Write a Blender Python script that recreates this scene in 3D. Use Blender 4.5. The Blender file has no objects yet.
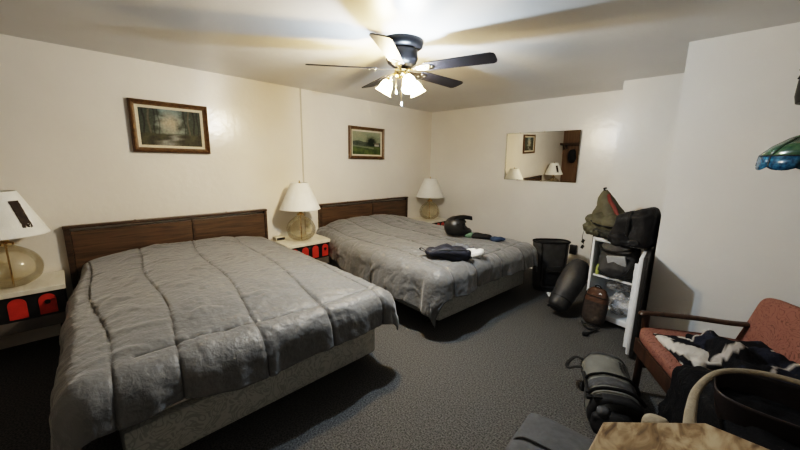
import bpy, bmesh, math, random
from math import sin, cos, pi, radians, hypot, exp, atan2, sqrt
from mathutils import Vector, Matrix, noise

random.seed(7)
SC = bpy.context.scene
COL = SC.collection
PI2 = 2 * pi

# ------------------------------------------------------------------ materials
def mat(name, col, rough=.6, metal=0., var=.0, vscale=8., bump=0., bscale=60., spec=.5, col2=None, coat=0., emit=None, detail=4., sheen=0.):
    m = bpy.data.materials.new(name)
    m.use_nodes = True
    nt = m.node_tree
    b = nt.nodes['Principled BSDF']
    b.inputs['Base Color'].default_value = (*col, 1)
    b.inputs['Roughness'].default_value = rough
    b.inputs['Metallic'].default_value = metal
    b.inputs['Specular IOR Level'].default_value = spec
    b.inputs['Coat Weight'].default_value = coat
    b.inputs['Sheen Weight'].default_value = sheen
    tc = nt.nodes.new('ShaderNodeTexCoord')
    if var > 0 or col2:
        n = nt.nodes.new('ShaderNodeTexNoise')
        n.inputs['Scale'].default_value = vscale
        n.inputs['Detail'].default_value = detail
        nt.links.new(tc.outputs['Object'], n.inputs['Vector'])
        r = nt.nodes.new('ShaderNodeValToRGB')
        c2 = col2 or tuple(min(1, c * (1 + var)) for c in col)
        c1 = col if col2 else tuple(c * (1 - var) for c in col)
        r.color_ramp.elements[0].position = .35
        r.color_ramp.elements[1].position = .65
        r.color_ramp.elements[0].color = (*c1, 1)
        r.color_ramp.elements[1].color = (*c2, 1)
        nt.links.new(n.outputs['Fac'], r.inputs['Fac'])
        nt.links.new(r.outputs['Color'], b.inputs['Base Color'])
    if bump > 0:
        n2 = nt.nodes.new('ShaderNodeTexNoise')
        n2.inputs['Scale'].default_value = bscale
        n2.inputs['Detail'].default_value = 5
        nt.links.new(tc.outputs['Object'], n2.inputs['Vector'])
        bp = nt.nodes.new('ShaderNodeBump')
        bp.inputs['Strength'].default_value = bump
        bp.inputs['Distance'].default_value = .01
        nt.links.new(n2.outputs['Fac'], bp.inputs['Height'])
        nt.links.new(bp.outputs['Normal'], b.inputs['Normal'])
    if emit:
        b.inputs['Emission Color'].default_value = (*emit[0], 1)
        b.inputs['Emission Strength'].default_value = emit[1]
    return m

def wood(name, c1, c2, scale=(2, 30, 30), rough=.45, bump=.15, dist=4., coat=0.):
    m = bpy.data.materials.new(name); m.use_nodes = True
    nt = m.node_tree; b = nt.nodes['Principled BSDF']
    b.inputs['Roughness'].default_value = rough
    b.inputs['Coat Weight'].default_value = coat
    tc = nt.nodes.new('ShaderNodeTexCoord')
    mp = nt.nodes.new('ShaderNodeMapping')
    mp.inputs['Scale'].default_value = scale
    nt.links.new(tc.outputs['Object'], mp.inputs['Vector'])
    n = nt.nodes.new('ShaderNodeTexNoise')
    n.inputs['Scale'].default_value = 1.; n.inputs['Detail'].default_value = 8; n.inputs['Distortion'].default_value = dist * .25
    nt.links.new(mp.outputs['Vector'], n.inputs['Vector'])
    r = nt.nodes.new('ShaderNodeValToRGB')
    r.color_ramp.elements[0].position = .33; r.color_ramp.elements[0].color = (*c1, 1)
    r.color_ramp.elements[1].position = .68; r.color_ramp.elements[1].color = (*c2, 1)
    nt.links.new(n.outputs['Fac'], r.inputs['Fac'])
    nt.links.new(r.outputs['Color'], b.inputs['Base Color'])
    bp = nt.nodes.new('ShaderNodeBump'); bp.inputs['Strength'].default_value = bump; bp.inputs['Distance'].default_value = .004
    nt.links.new(n.outputs['Fac'], bp.inputs['Height']); nt.links.new(bp.outputs['Normal'], b.inputs['Normal'])
    return m

MSGN = -1
def attr_mat(name, rough=.8, bump=.0, bscale=80, mul=1., spec=.4, cloth=0., dist=1.2):
    m = bpy.data.materials.new(name); m.use_nodes = True
    nt = m.node_tree; b = nt.nodes['Principled BSDF']
    b.inputs['Roughness'].default_value = rough
    b.inputs['Specular IOR Level'].default_value = spec
    b.inputs['Sheen Weight'].default_value = cloth
    a = nt.nodes.new('ShaderNodeAttribute'); a.attribute_name = 'Col'
    nt.links.new(a.outputs['Color'], b.inputs['Base Color'])
    if bump:
        tc = nt.nodes.new('ShaderNodeTexCoord')
        n2 = nt.nodes.new('ShaderNodeTexNoise'); n2.inputs['Scale'].default_value = bscale; n2.inputs['Detail'].default_value = 6
        n2.inputs['Distortion'].default_value = dist
        nt.links.new(tc.outputs['Object'], n2.inputs['Vector'])
        bp = nt.nodes.new('ShaderNodeBump'); bp.inputs['Strength'].default_value = bump; bp.inputs['Distance'].default_value = .02
        nt.links.new(n2.outputs['Fac'], bp.inputs['Height']); nt.links.new(bp.outputs['Normal'], b.inputs['Normal'])
    return m

def thin_glass(name, tint, gloss=.12, haze=0., hazecol=(.8, .8, .8)):
    m = bpy.data.materials.new(name); m.use_nodes = True
    nt = m.node_tree; nt.nodes.remove(nt.nodes['Principled BSDF'])
    out = nt.nodes['Material Output']
    tr = nt.nodes.new('ShaderNodeBsdfTransparent'); tr.inputs['Color'].default_value = (*tint, 1)
    gl = nt.nodes.new('ShaderNodeBsdfGlossy'); gl.inputs['Roughness'].default_value = .06
    lw = nt.nodes.new('ShaderNodeLayerWeight'); lw.inputs['Blend'].default_value = .25
    mr = nt.nodes.new('ShaderNodeMapRange'); mr.inputs['To Min'].default_value = gloss * .4; mr.inputs['To Max'].default_value = gloss * 4
    nt.links.new(lw.outputs['Fresnel'], mr.inputs['Value'])
    mx = nt.nodes.new('ShaderNodeMixShader')
    nt.links.new(mr.outputs['Result'], mx.inputs['Fac']); nt.links.new(tr.outputs[0], mx.inputs[1]); nt.links.new(gl.outputs[0], mx.inputs[2])
    last = mx
    if haze:
        df = nt.nodes.new('ShaderNodeBsdfDiffuse'); df.inputs['Color'].default_value = (*hazecol, 1)
        tc = nt.nodes.new('ShaderNodeTexCoord'); n = nt.nodes.new('ShaderNodeTexNoise'); n.inputs['Scale'].default_value = 18
        nt.links.new(tc.outputs['Object'], n.inputs['Vector'])
        m2 = nt.nodes.new('ShaderNodeMath'); m2.operation = 'MULTIPLY'; m2.inputs[1].default_value = haze * 2
        nt.links.new(n.outputs['Fac'], m2.inputs[0])
        mx2 = nt.nodes.new('ShaderNodeMixShader')
        nt.links.new(m2.outputs[0], mx2.inputs['Fac']); nt.links.new(mx.outputs[0], mx2.inputs[1]); nt.links.new(df.outputs[0], mx2.inputs[2])
        last = mx2
    nt.links.new(last.outputs[0], out.inputs['Surface'])
    return m

M = {}
M['wall'] = mat('painted_wall_cream', (.78, .735, .665), .22, var=.03, vscale=1.5, bump=.22, bscale=16)
M['wall2'] = mat('painted_wall_white', (.765, .755, .73), .25, var=.03, vscale=1.5, bump=.2, bscale=16)
M['ceil'] = mat('ceiling_paint', (.60, .59, .57), .33, var=.03, vscale=2, bump=.10, bscale=12)
M['carpet'] = mat('carpet_loop', (.050, .049, .048), .95, col2=(.145, .142, .138), vscale=105, bump=.8, bscale=210, spec=.1, detail=3)
M['panelling'] = wood('brown_panelling', (.15, .09, .05), (.22, .14, .08), (18, 2, 2))
M['headwood'] = wood('walnut_laminate', (.048, .029, .015), (.118, .072, .038), (14, 2.2, 34), .42)
M['headtrim'] = wood('walnut_trim', (.032, .019, .010), (.075, .045, .024), (14, 3, 30), .4)
M['skirt'] = None
M['darksteel'] = mat('dark_steel', (.02, .019, .018), .5, .6, var=.2, vscale=20)
M['steel'] = mat('steel', (.55, .55, .55), .3, 1., var=.1, vscale=30)
M['chrome'] = mat('chrome', (.85, .82, .75), .12, 1., var=.05, vscale=30)
M['brass'] = mat('brass', (.75, .55, .28), .2, 1., var=.08, vscale=30)
M['whitelam'] = wood('white_laminate', (.68, .63, .52), (.78, .74, .64), (3, 14, 3), .35, .03)
M['blacklam'] = mat('black_laminate', (.012, .011, .011), .45, var=.25, vscale=12)
M['redarch'] = mat('red_orange_panel', (.47, .045, .026), .45, var=.12, vscale=16, bump=.1, bscale=60)
M['greyrail'] = mat('grey_brown_rail', (.12, .105, .09), .6, var=.2, vscale=9)
M['shade'] = mat('lampshade_paper', (.82, .82, .79), .8, var=.03, vscale=12, bump=.15, bscale=120)
M['burn'] = mat('dark_brown_scorched_patch', (.028, .018, .012), .8, var=.4, vscale=40)
M['amber'] = thin_glass('smoky_amber_glass', (.93, .90, .81), .14)
M['clear'] = thin_glass('clear_glass', (.95, .97, .96), .1)
M['plastic_bag'] = thin_glass('clear_plastic_bag', (.97, .97, .98), .22, .24, (.85, .86, .88))
M['gold'] = mat('aged_gilt_wood', (.080, .044, .018), .42, .2, col2=(.15, .088, .036), vscale=26, bump=.2, bscale=70)
M['golddark'] = mat('dark_gilt_moulding', (.08, .04, .015), .45, .15, var=.3, vscale=30)
M['liner'] = mat('linen_liner', (.62, .55, .42), .85, var=.06, vscale=60)
M['paint'] = attr_mat('oil_paint', .6, .2, 160, spec=.15)
M['black'] = mat('black_nylon', (.0055, .0055, .0065), .75, var=.35, vscale=14, bump=.25, bscale=50)
M['blackgloss'] = mat('black_gloss', (.006, .006, .007), .38, var=.2, vscale=12, spec=.22)
M['blacksat'] = mat('black_satin_plastic', (.012, .012, .012), .38, var=.2, vscale=12, bump=.05)
M['strap'] = mat('black_webbing', (.007, .007, .007), .8, var=.3, vscale=60, bump=.3, bscale=200)
M['blade'] = mat('fan_blade_black', (.009, .009, .012), .45, var=.2, vscale=10, spec=.3)
M['greybag'] = mat('grey_coated_fabric', (.125, .125, .113), .55, var=.14, vscale=8, bump=.3, bscale=30)
M['darkgreybag'] = mat('dark_grey_coated_fabric', (.055, .055, .057), .5, var=.25, vscale=9, bump=.3, bscale=26)
M['charcoal'] = mat('charcoal_fabric', (.05, .051, .054), .7, var=.25, vscale=16, bump=.35, bscale=40)
M['casegrey'] = mat('slate_grey_fabric', (.068, .070, .075), .75, var=.12, vscale=16, bump=.35, bscale=45)
M['olive'] = mat('olive_drab_fabric', (.060, .056, .036), .75, col2=(.095, .088, .056), vscale=10, bump=.35, bscale=35)
M['olivedark'] = mat('dark_olive_fabric', (.024, .024, .018), .75, var=.3, vscale=12, bump=.35, bscale=35)
M['maroon'] = mat('maroon_lining', (.12, .02, .015), .7, var=.2, vscale=14)
M['brownpack'] = mat('brown_fabric', (.062, .028, .013), .7, var=.25, vscale=14, bump=.35, bscale=45)
M['brownlow'] = mat('dark_taupe_mesh', (.035, .026, .021), .8, var=.25, vscale=40, bump=.4, bscale=120)
M['white'] = mat('white_plastic', (.80, .81, .82), .35, var=.02, vscale=6)
M['fridgeliner'] = mat('fridge_liner', (.68, .71, .74), .35, var=.03, vscale=5)
M['fridgedark'] = mat('fridge_dark_grey_skin', (.035, .033, .032), .45, var=.12, vscale=30, bump=.1, bscale=150)
M['navy'] = mat('navy_nylon', (.012, .014, .024), .6, var=.3, vscale=14, bump=.3, bscale=35)
M['whitecloth'] = mat('white_crumpled_cloth', (.72, .71, .68), .8, var=.06, vscale=20, bump=.4, bscale=60)
M['greycloth'] = mat('grey_blue_cloth', (.12, .125, .14), .85, var=.2, vscale=20, bump=.4, bscale=60)
M['green'] = mat('sage_green_cloth', (.12, .20, .14), .8, var=.2, vscale=24, bump=.3)
M['lime'] = mat('yellow_green_plastic', (.36, .40, .12), .5, var=.1, vscale=24)
M['blue'] = mat('dark_blue_cloth', (.022, .045, .09), .75, var=.3, vscale=24, bump=.3)
M['salmon'] = None
M['darkwood'] = wood('dark_stained_wood', (.022, .011, .006), (.06, .03, .016), (20, 20, 3), .4)
M['tan'] = mat('tan_canvas_trim', (.26, .22, .16), .8, var=.12, vscale=20, bump=.35, bscale=90)
M['totebrown'] = mat('dark_brown_leather', (.016, .009, .008), .55, var=.2, vscale=12, bump=.2, bscale=60)
M['paper'] = mat('white_paper', (.8, .8, .78), .8, var=.03, vscale=20)
M['patch'] = mat('pale_grey_panel', (.36, .37, .38), .5, var=.1, vscale=14)
M['green_glass'] = mat('mottled_green_glass', (.02, .06, .04), .2, col2=(.07, .13, .065), vscale=24, spec=.7)
M['blue_glass'] = mat('mottled_blue_glass', (.008, .045, .09), .2, col2=(.04, .16, .26), vscale=55, spec=.7)
M['lead'] = mat('lead_came', (.05, .05, .045), .4, .6, var=.2, vscale=40)
M['iron'] = mat('black_iron', (.01, .01, .01), .5, .3, var=.2, vscale=40)
M['mirror'] = mat('mirror_silver', (.83, .83, .80), .0, 1.)
M['mirroredge'] = mat('bevelled_mirror_edge', (.5, .53, .5), .05, 1.)
M['cream'] = mat('cream_plastic', (.66, .60, .47), .45, var=.03)

def skirt_mat():
    m = bpy.data.materials.new('damask_ticking'); m.use_nodes = True
    nt = m.node_tree; b = nt.nodes['Principled BSDF']; b.inputs['Roughness'].default_value = .7
    tc = nt.nodes.new('ShaderNodeTexCoord')
    w = nt.nodes.new('ShaderNodeTexNoise'); w.inputs['Scale'].default_value = 9; w.inputs['Detail'].default_value = 1; w.inputs['Distortion'].default_value = 2.5
    nt.links.new(tc.outputs['Object'], w.inputs['Vector'])
    mm = nt.nodes.new('ShaderNodeMath'); mm.operation = 'MULTIPLY'; mm.inputs[1].default_value = 5
    fr = nt.nodes.new('ShaderNodeMath'); fr.operation = 'FRACT'
    nt.links.new(w.outputs['Fac'], mm.inputs[0]); nt.links.new(mm.outputs[0], fr.inputs[0])
    r = nt.nodes.new('ShaderNodeValToRGB')
    r.color_ramp.elements[0].position = .3; r.color_ramp.elements[0].color = (.35, .36, .345, 1)
    r.color_ramp.elements[1].position = .5; r.color_ramp.elements[1].color = (.47, .48, .46, 1)
    nt.links.new(fr.outputs[0], r.inputs['Fac']); nt.links.new(r.outputs['Color'], b.inputs['Base Color'])
    return m
M['skirt'] = skirt_mat()

def salmon_mat():
    m = bpy.data.materials.new('salmon_patterned_upholstery'); m.use_nodes = True
    nt = m.node_tree; b = nt.nodes['Principled BSDF']; b.inputs['Roughness'].default_value = .85
    tc = nt.nodes.new('ShaderNodeTexCoord')
    w = nt.nodes.new('ShaderNodeTexNoise'); w.inputs['Scale'].default_value = 8; w.inputs['Detail'].default_value = 2; w.inputs['Distortion'].default_value = 3
    nt.links.new(tc.outputs['Object'], w.inputs['Vector'])
    mm = nt.nodes.new('ShaderNodeMath'); mm.operation = 'MULTIPLY'; mm.inputs[1].default_value = 7
    fr = nt.nodes.new('ShaderNodeMath'); fr.operation = 'PINGPONG'; fr.inputs[1].default_value = .5
    nt.links.new(w.outputs['Fac'], mm.inputs[0]); nt.links.new(mm.outputs[0], fr.inputs[0])
    r = nt.nodes.new('ShaderNodeValToRGB')
    r.color_ramp.elements[0].position = .0; r.color_ramp.elements[0].color = (.075, .028, .019, 1)
    r.color_ramp.elements[1].position = .16; r.color_ramp.elements[1].color = (.185, .080, .058, 1)
    nt.links.new(fr.outputs[0], r.inputs['Fac']); nt.links.new(r.outputs['Color'], b.inputs['Base Color'])
    return m
M['salmon'] = salmon_mat()

def plank_mat():
    m = bpy.data.materials.new('spalted_wood_laminate'); m.use_nodes = True
    nt = m.node_tree; b = nt.nodes['Principled BSDF']; b.inputs['Roughness'].default_value = .4
    tc = nt.nodes.new('ShaderNodeTexCoord'); mp = nt.nodes.new('ShaderNodeMapping'); mp.inputs['Scale'].default_value = (9, 3.5, 4)
    nt.links.new(tc.outputs['Object'], mp.inputs['Vector'])
    n = nt.nodes.new('ShaderNodeTexNoise'); n.inputs['Scale'].default_value = 1.7; n.inputs['Detail'].default_value = 9; n.inputs['Distortion'].default_value = 2.4
    nt.links.new(mp.outputs['Vector'], n.inputs['Vector'])
    r = nt.nodes.new('ShaderNodeValToRGB')
    e = r.color_ramp.elements
    e[0].position = .30; e[0].color = (.075, .045, .022, 1); e[1].position = .70; e[1].color = (.40, .32, .21, 1)
    x = e.new(.44); x.color = (.19, .125, .065, 1); x = e.new(.56); x.color = (.31, .23, .14, 1)
    nt.links.new(n.outputs['Fac'], r.inputs['Fac']); nt.links.new(r.outputs['Color'], b.inputs['Base Color'])
    return m
M['plank'] = plank_mat()

# ------------------------------------------------------------------ builders
class MB:
    def __init__(s): s.bm = bmesh.new()
    def box(s, c, d, rot=None, bev=0):
        r = bmesh.ops.create_cube(s.bm, size=1)
        vs = r['verts']
        bmesh.ops.scale(s.bm, vec=d, verts=vs)
        if bev:
            es = list({e for v in vs for e in v.link_edges})
            rb = bmesh.ops.bevel(s.bm, geom=es, offset=bev, segments=2, affect='EDGES', profile=.5)
            vs = list({v for f in rb['faces'] for v in f.verts} | {v for v in vs if v.is_valid})
        if rot is not None: bmesh.ops.rotate(s.bm, cent=(0, 0, 0), matrix=rot, verts=vs)
        bmesh.ops.translate(s.bm, vec=c, verts=vs)
        return s
    def cyl(s, p0, p1, r0, r1=None, seg=20, caps=True):
        p0, p1 = Vector(p0), Vector(p1); r1 = r0 if r1 is None else r1
        d = p1 - p0; q = d.to_track_quat('Z', 'Y').to_matrix()
        A = [s.bm.verts.new(p0 + q @ Vector((r0 * cos(PI2 * i / seg), r0 * sin(PI2 * i / seg), 0))) for i in range(seg)]
        B = [s.bm.verts.new(p1 + q @ Vector((r1 * cos(PI2 * i / seg), r1 * sin(PI2 * i / seg), 0))) for i in range(seg)]
        for i in range(seg):
            s.bm.faces.new((A[i], A[(i + 1) % seg], B[(i + 1) % seg], B[i]))
        if caps:
            s.bm.faces.new(A[::-1]); s.bm.faces.new(B)
        return s
    def lathe(s, prof, c=(0, 0, 0), seg=40, mtx=None):
        c = Vector(c); rings = []
        for r, z in prof:
            if r < 1e-5:
                p = Vector((0, 0, z)); p = mtx @ p if mtx else p
                rings.append([s.bm.verts.new(c + p)])
            else:
                ring = []
                for i in range(seg):
                    p = Vector((r * cos(PI2 * i / seg), r * sin(PI2 * i / seg), z)); p = mtx @ p if mtx else p
                    ring.append(s.bm.verts.new(c + p))
                rings.append(ring)
        for a, b in zip(rings, rings[1:]):
            for i in range(seg):
                j = (i + 1) % seg
                if len(a) == 1 and len(b) == 1: continue
                if len(a) == 1: s.bm.faces.new((a[0], b[j], b[i]))
                elif len(b) == 1: s.bm.faces.new((a[i], a[j], b[0]))
                else: s.bm.faces.new((a[i], a[j], b[j], b[i]))
        return s
    def tube(s, pts, w, t=None, seg=10, up=(0, 0, 1), n=6, closed=False, taper=None):
        """swept elliptical tube through smoothed points: w half width, t half thickness"""
        t = w if t is None else t
        P = smooth_pts(pts, n, closed); up = Vector(up); rings = []
        L = len(P)
        for i, p in enumerate(P):
            a = P[(i - 1) % L] if closed else P[max(0, i - 1)]
            b = P[(i + 1) % L] if closed else P[min(L - 1, i + 1)]
            d = (b - a)
            d = d.normalized() if d.length > 1e-9 else Vector((1, 0, 0))
            x = d.cross(up)
            if x.length < 1e-3: x = d.cross(Vector((1, 0.2, 0)))
            x.normalize(); y = x.cross(d).normalized()
            k = taper(i / (L - 1)) if taper else 1
            rings.append([s.bm.verts.new(p + x * (w * k * cos(PI2 * j / seg)) + y * (t * k * sin(PI2 * j / seg))) for j in range(seg)])
        R = rings + ([rings[0]] if closed else [])
        for A, B in zip(R, R[1:]):
            for j in range(seg):
                s.bm.faces.new((A[j], A[(j + 1) % seg], B[(j + 1) % seg], B[j]))
        if not closed:
            s.bm.faces.new(rings[0][::-1]); s.bm.faces.new(rings[-1])
        return s
    def prism(s, poly, z0, z1, mtx=None):
        f = lambda x, y, z: (mtx @ Vector((x, y, z))) if mtx else Vector((x, y, z))
        A = [s.bm.verts.new(f(x, y, z0)) for x, y in poly]; B = [s.bm.verts.new(f(x, y, z1)) for x, y in poly]
        n = len(poly)
        for i in range(n): s.bm.faces.new((A[i], A[(i + 1) % n], B[(i + 1) % n], B[i]))
        s.bm.faces.new(A[::-1]); s.bm.faces.new(B)
        return s
    def quad(s, *p):
        s.bm.faces.new([s.bm.verts.new(q) for q in p]); return s
    def build(s, name, m, parent=None, smooth=True, bevel=0, solid=0, sub=0, angle=40):
        bmesh.ops.recalc_face_normals(s.bm, faces=s.bm.faces[:])
        me = bpy.data.meshes.new(name); s.bm.to_mesh(me); s.bm.free()
        return link(name, me, m, parent, smooth, bevel, solid, sub, angle)

def link(name, me, m, parent=None, smooth=True, bevel=0, solid=0, sub=0, angle=40):
    o = bpy.data.objects.new(name, me); COL.objects.link(o)
    me.materials.append(m)
    if smooth:
        me.polygons.foreach_set('use_smooth', [True] * len(me.polygons))
        try: me.set_sharp_from_angle(angle=radians(angle))
        except Exception: pass
    if parent: o.parent = parent
    if bevel:
        b = o.modifiers.new('bevel', 'BEVEL'); b.width = bevel; b.segments = 2; b.limit_method = 'ANGLE'
    if solid:
        b = o.modifiers.new('solid', 'SOLIDIFY'); b.thickness = solid; b.offset = 1
    if sub:
        b = o.modifiers.new('sub', 'SUBSURF'); b.levels = sub; b.render_levels = sub
    return o

def smooth_pts(pts, n=6, closed=False):
    P = [Vector(p) for p in pts]
    if len(P) < 3 or n <= 1: return P
    out = []; L = len(P)
    rng = range(L) if closed else range(L - 1)
    for i in rng:
        p1, p2 = P[i], P[(i + 1) % L]
        p0 = P[(i - 1) % L] if closed or i > 0 else p1
        p3 = P[(i + 2) % L] if closed or i + 2 < L else p2
        for k in range(n):
            t = k / n
            out.append(.5 * ((2 * p1) + (p2 - p0) * t + (2 * p0 - 5 * p1 + 4 * p2 - p3) * t * t + (3 * p1 - p0 - 3 * p2 + p3) * t ** 3))
    if not closed: out.append(P[-1])
    return out

def tag(o, label, cat, group=None, kind=None):
    o['label'] = label; o['category'] = cat
    if group: o['group'] = group
    if kind: o['kind'] = kind
    return o

def thing(name, label, cat, loc=(0, 0, 0), rz=0, group=None):
    o = bpy.data.objects.new(name, None); COL.objects.link(o)
    o.empty_display_size = .1
    o.location = loc; o.rotation_euler = (0, 0, rz)
    return tag(o, label, cat, group)

def struct(name, mb, m, parent=None, smooth=False, **k):
    o = mb.build(name, m, parent, smooth, **k)
    if not parent: o['kind'] = 'structure'
    return o

def copy_tree(o, parent=None):
    c = o.copy(); COL.objects.link(c); c.parent = parent
    for ch in list(o.children): copy_tree(ch, c)
    return c

def fbm(p, oct=4):
    return noise.fractal(Vector(p), 1.0, 2.0, oct)

def spow(v, e): return math.copysign(abs(v) ** e, v)

class Lump:
    """soft bag-like closed surface: superellipsoid with wrinkles, oriented by mtx about c"""
    def __init__(s, c, r, e1=.5, e2=.5, mtx=None, amp=.01, freq=6., seed=0, shape=None, ridge=0.):
        s.c = Vector(c); s.r = r; s.e1, s.e2 = e1, e2; s.m = mtx or Matrix.Identity(3); s.amp, s.freq, s.seed, s.shape, s.ridge = amp, freq, seed, shape, ridge
    def pt(s, u, v, off=0.):
        """u azimuth (radians), v elevation (-pi/2..pi/2)"""
        cv, sv, cu, su = cos(v), sin(v), cos(u), sin(u)
        p = Vector((s.r[0] * spow(cv, s.e1) * spow(cu, s.e2), s.r[1] * spow(cv, s.e1) * spow(su, s.e2), s.r[2] * spow(sv, s.e1)))
        if s.shape: p = s.shape(p, s.r)
        nrm = Vector((p.x / s.r[0] ** 2, p.y / s.r[1] ** 2, p.z / s.r[2] ** 2))
        if nrm.length > 1e-6: nrm.normalize()
        q = p * s.freq + Vector((s.seed * 7.3, s.seed * 3.1, s.seed))
        d = s.amp * fbm(q)
        if s.ridge: d -= s.ridge * (1 - min(1, abs(fbm(q * .8, 2)) * 5))
        p = p + nrm * (d + off)
        return s.c + s.m @ p
    def into(s, mb, nu=48, nv=24):
        rings = []
        for j in range(nv + 1):
            v = -pi / 2 + pi * j / nv
            if j in (0, nv): rings.append([mb.bm.verts.new(s.pt(0, v))])
            else: rings.append([mb.bm.verts.new(s.pt(PI2 * i / nu - pi, v)) for i in range(nu)])
        for a, b in zip(rings, rings[1:]):
            for i in range(nu):
                k = (i + 1) % nu
                if len(a) == 1: mb.bm.faces.new((a[0], b[k], b[i]))
                elif len(b) == 1: mb.bm.faces.new((a[i], a[k], b[0]))
                else: mb.bm.faces.new((a[i], a[k], b[k], b[i]))
        return mb
    def build(s, name, m, parent=None, nu=48, nv=24, **k):
        return s.into(MB(), nu, nv).build(name, m, parent, angle=80, **k)

def axes(x, z=None):
    """3x3 with local X along x and local Z near z"""
    X = Vector(x).normalized(); Zr = Vector(z or (0, 0, 1))
    Y = Zr.cross(X).normalized(); Z = X.cross(Y)
    return Matrix((X, Y, Z)).transposed()

def drape(x0, x1, y0, y1, zt, over, n=.02, r=.07, flare=.12, hem=.08, fold=.03, foldf=4., wr=.004, wf=5., dome=.03, seams=None, seed=0, zmin=.012, tuck=None, col=(.2, .2, .2), seamcol=(.05, .05, .05), colf=None, base=None, hemf=None, pn=3.2, hemg=None):
    """a cloth laid over a block: over = overhang at (x0, x1, y0, y1) sides"""
    oa, ob, oc, od = over
    S0, S1, T0, T1 = x0 - oa, x1 + ob, y0 - oc, y1 + od
    nx = max(4, int((S1 - S0) / n)); ny = max(4, int((T1 - T0) / n))
    bm = bmesh.new(); lay = None
    vs = []; info = []
    sd = Vector((seed * 5.1, seed * 2.7, seed * 1.3))
    for i in range(nx + 1):
        row = []
        for j in range(ny + 1):
            s = S0 + (S1 - S0) * i / nx; t = T0 + (T1 - T0) * j / ny
            cs, ct = min(max(s, x0), x1), min(max(t, y0), y1)
            a, b = s - cs, t - ct
            hm = 1 + hem * fbm(Vector((s * 2.2, t * 2.2, 3)) + sd, 2)
            if hemf and b: b *= hemf(cs)
            if hemg and a: a *= hemg(ct)
            a *= hm; b *= hm
            d = (abs(a) ** pn + abs(b) ** pn) ** (1 / pn); hy = hypot(a, b)
            zb = zt
            if base: zb += base(cs, ct)
            if d < 1e-6:
                fx = min(cs - x0, x1 - cs) / .5 if ob > 0 or oa > 0 else 1; fy = min(ct - y0, y1 - ct) / .5
                fx = min(1, max(0, (x1 - cs) / .5)); fy = min(1, max(0, fy))
                z = zb + dome * (sin(fx * pi / 2) * sin(fy * pi / 2))
                p = Vector((cs, ct, z)); nrm = Vector((0, 0, 1)); side = 0
            else:
                ux, uy = a / hy, b / hy
                if d < r * pi / 2:
                    th = d / r; o = r * sin(th); h = r * (1 - cos(th)); nz = cos(th); nh = sin(th)
                else:
                    e = d - r * pi / 2; o = r + e * sin(flare); h = r + e * cos(flare); nz = sin(flare) * .2; nh = 1
                k = tuck(cs) if (tuck and abs(uy) > abs(ux)) else 1.
                o *= k
                z = zb - h
                side = min(1, max(0, d - .04) / .3)
                if fold:
                    q = Vector((cs * foldf + ux * .6, ct * foldf + uy * .6, z * .7)) + sd
                    f = fbm(q, 3)
                    o += k * fold * side * (f * 1.2 + .35 * (1 - min(1, abs(f) * 4)))
                if z < zmin:
                    o += (zmin - z) * .7; z = zmin + .01 * abs(fbm((s * 9, t * 9, 1), 2))
                p = Vector((cs + ux * o, ct + uy * o, z)); nrm = Vector((ux * nh, uy * nh, nz)); nrm.normalize()
            # wrinkles
            q = Vector((s * wf, t * wf, seed))
            g = fbm(q + Vector((fbm(q * .5, 2), fbm(q * .5 + Vector((9, 1, 0)), 2), 0)) * .8, 4)
            disp = wr * (g * .6 + 1.3 * (abs(g) - .3))
            dm = 9.
            if seams:
                dm = seams(s, t)
                disp += .007 * (1 - exp(-(dm / .06) ** 2)) - .012 * exp(-(dm / .008) ** 2)
            p = p + nrm * disp
            row.append(bm.verts.new(p)); info.append((s, t, dm))
        vs.append(row)
    for i in range(nx):
        for j in range(ny):
            bm.faces.new((vs[i][j], vs[i + 1][j], vs[i + 1][j + 1], vs[i][j + 1]))
    me = bpy.data.meshes.new('cloth'); 
    bm.normal_update(); bm.to_mesh(me); bm.free()
    ca = me.color_attributes.new('Col', 'FLOAT_COLOR', 'POINT')
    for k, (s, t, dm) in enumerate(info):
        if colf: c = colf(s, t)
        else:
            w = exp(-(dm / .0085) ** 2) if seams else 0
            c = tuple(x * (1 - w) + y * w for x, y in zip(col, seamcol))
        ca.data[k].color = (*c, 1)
    return me

# ------------------------------------------------------------------ camera
R = [[0.70883941, 0.14070619, -0.6911935], [0.70519069, -0.11927558, 0.69891303], [0.01589889, -0.98284032, -0.18377193]]
cd = bpy.data.cameras.new('camera'); cam = bpy.data.objects.new('camera', cd); COL.objects.link(cam)
cd.sensor_width = 36; cd.sensor_fit = 'HORIZONTAL'; cd.lens = 334 / 800 * 36; cd.clip_start = .02
mw = Matrix([[R[i][0], -R[i][1], -R[i][2], 0] for i in range(3)] + [[0, 0, 0, 1]])
mw.translation = Vector((3.966, 0, 1.52))
cam.matrix_world = mw
SC.camera = cam

# ------------------------------------------------------------------ room shell
H = 2.4; XR = 5.7; YF = 4.77; YB = -1.6
struct('floor', MB().box((XR / 2, (YF + YB) / 2, -.05), (XR + .4, YF - YB + .4, .1)), M['carpet'])
struct('ceiling', MB().box((XR / 2, (YF + YB) / 2, H + .05), (XR + .4, YF - YB + .4, .1)), M['ceil'])
struct('wall_left', MB().box((-.05, (YF + YB) / 2, H / 2), (.1, YF - YB + .4, H)), M['wall'])
struct('wall_far', MB().box((XR / 2, YF + .05, H / 2), (XR, .1, H)), M['wall2'])
struct('wall_far_middle', MB().box((2.995 + .302, 4.535, H / 2), (.605, .48, H)), M['wall2'])
struct('wall_far_right', MB().box(((3.598 + XR) / 2, (3.285 + YF) / 2, H / 2), (XR - 3.598, YF - 3.285, H)), M['wall2'])
struct('wall_right', MB().box((XR + .05, (YF + YB) / 2, H / 2), (.1, YF - YB + .4, H)), M['wall2'])
struct('wall_back', MB().box((XR / 2, YB - .05, H / 2), (XR, .1, H)), M['wall'])
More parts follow.
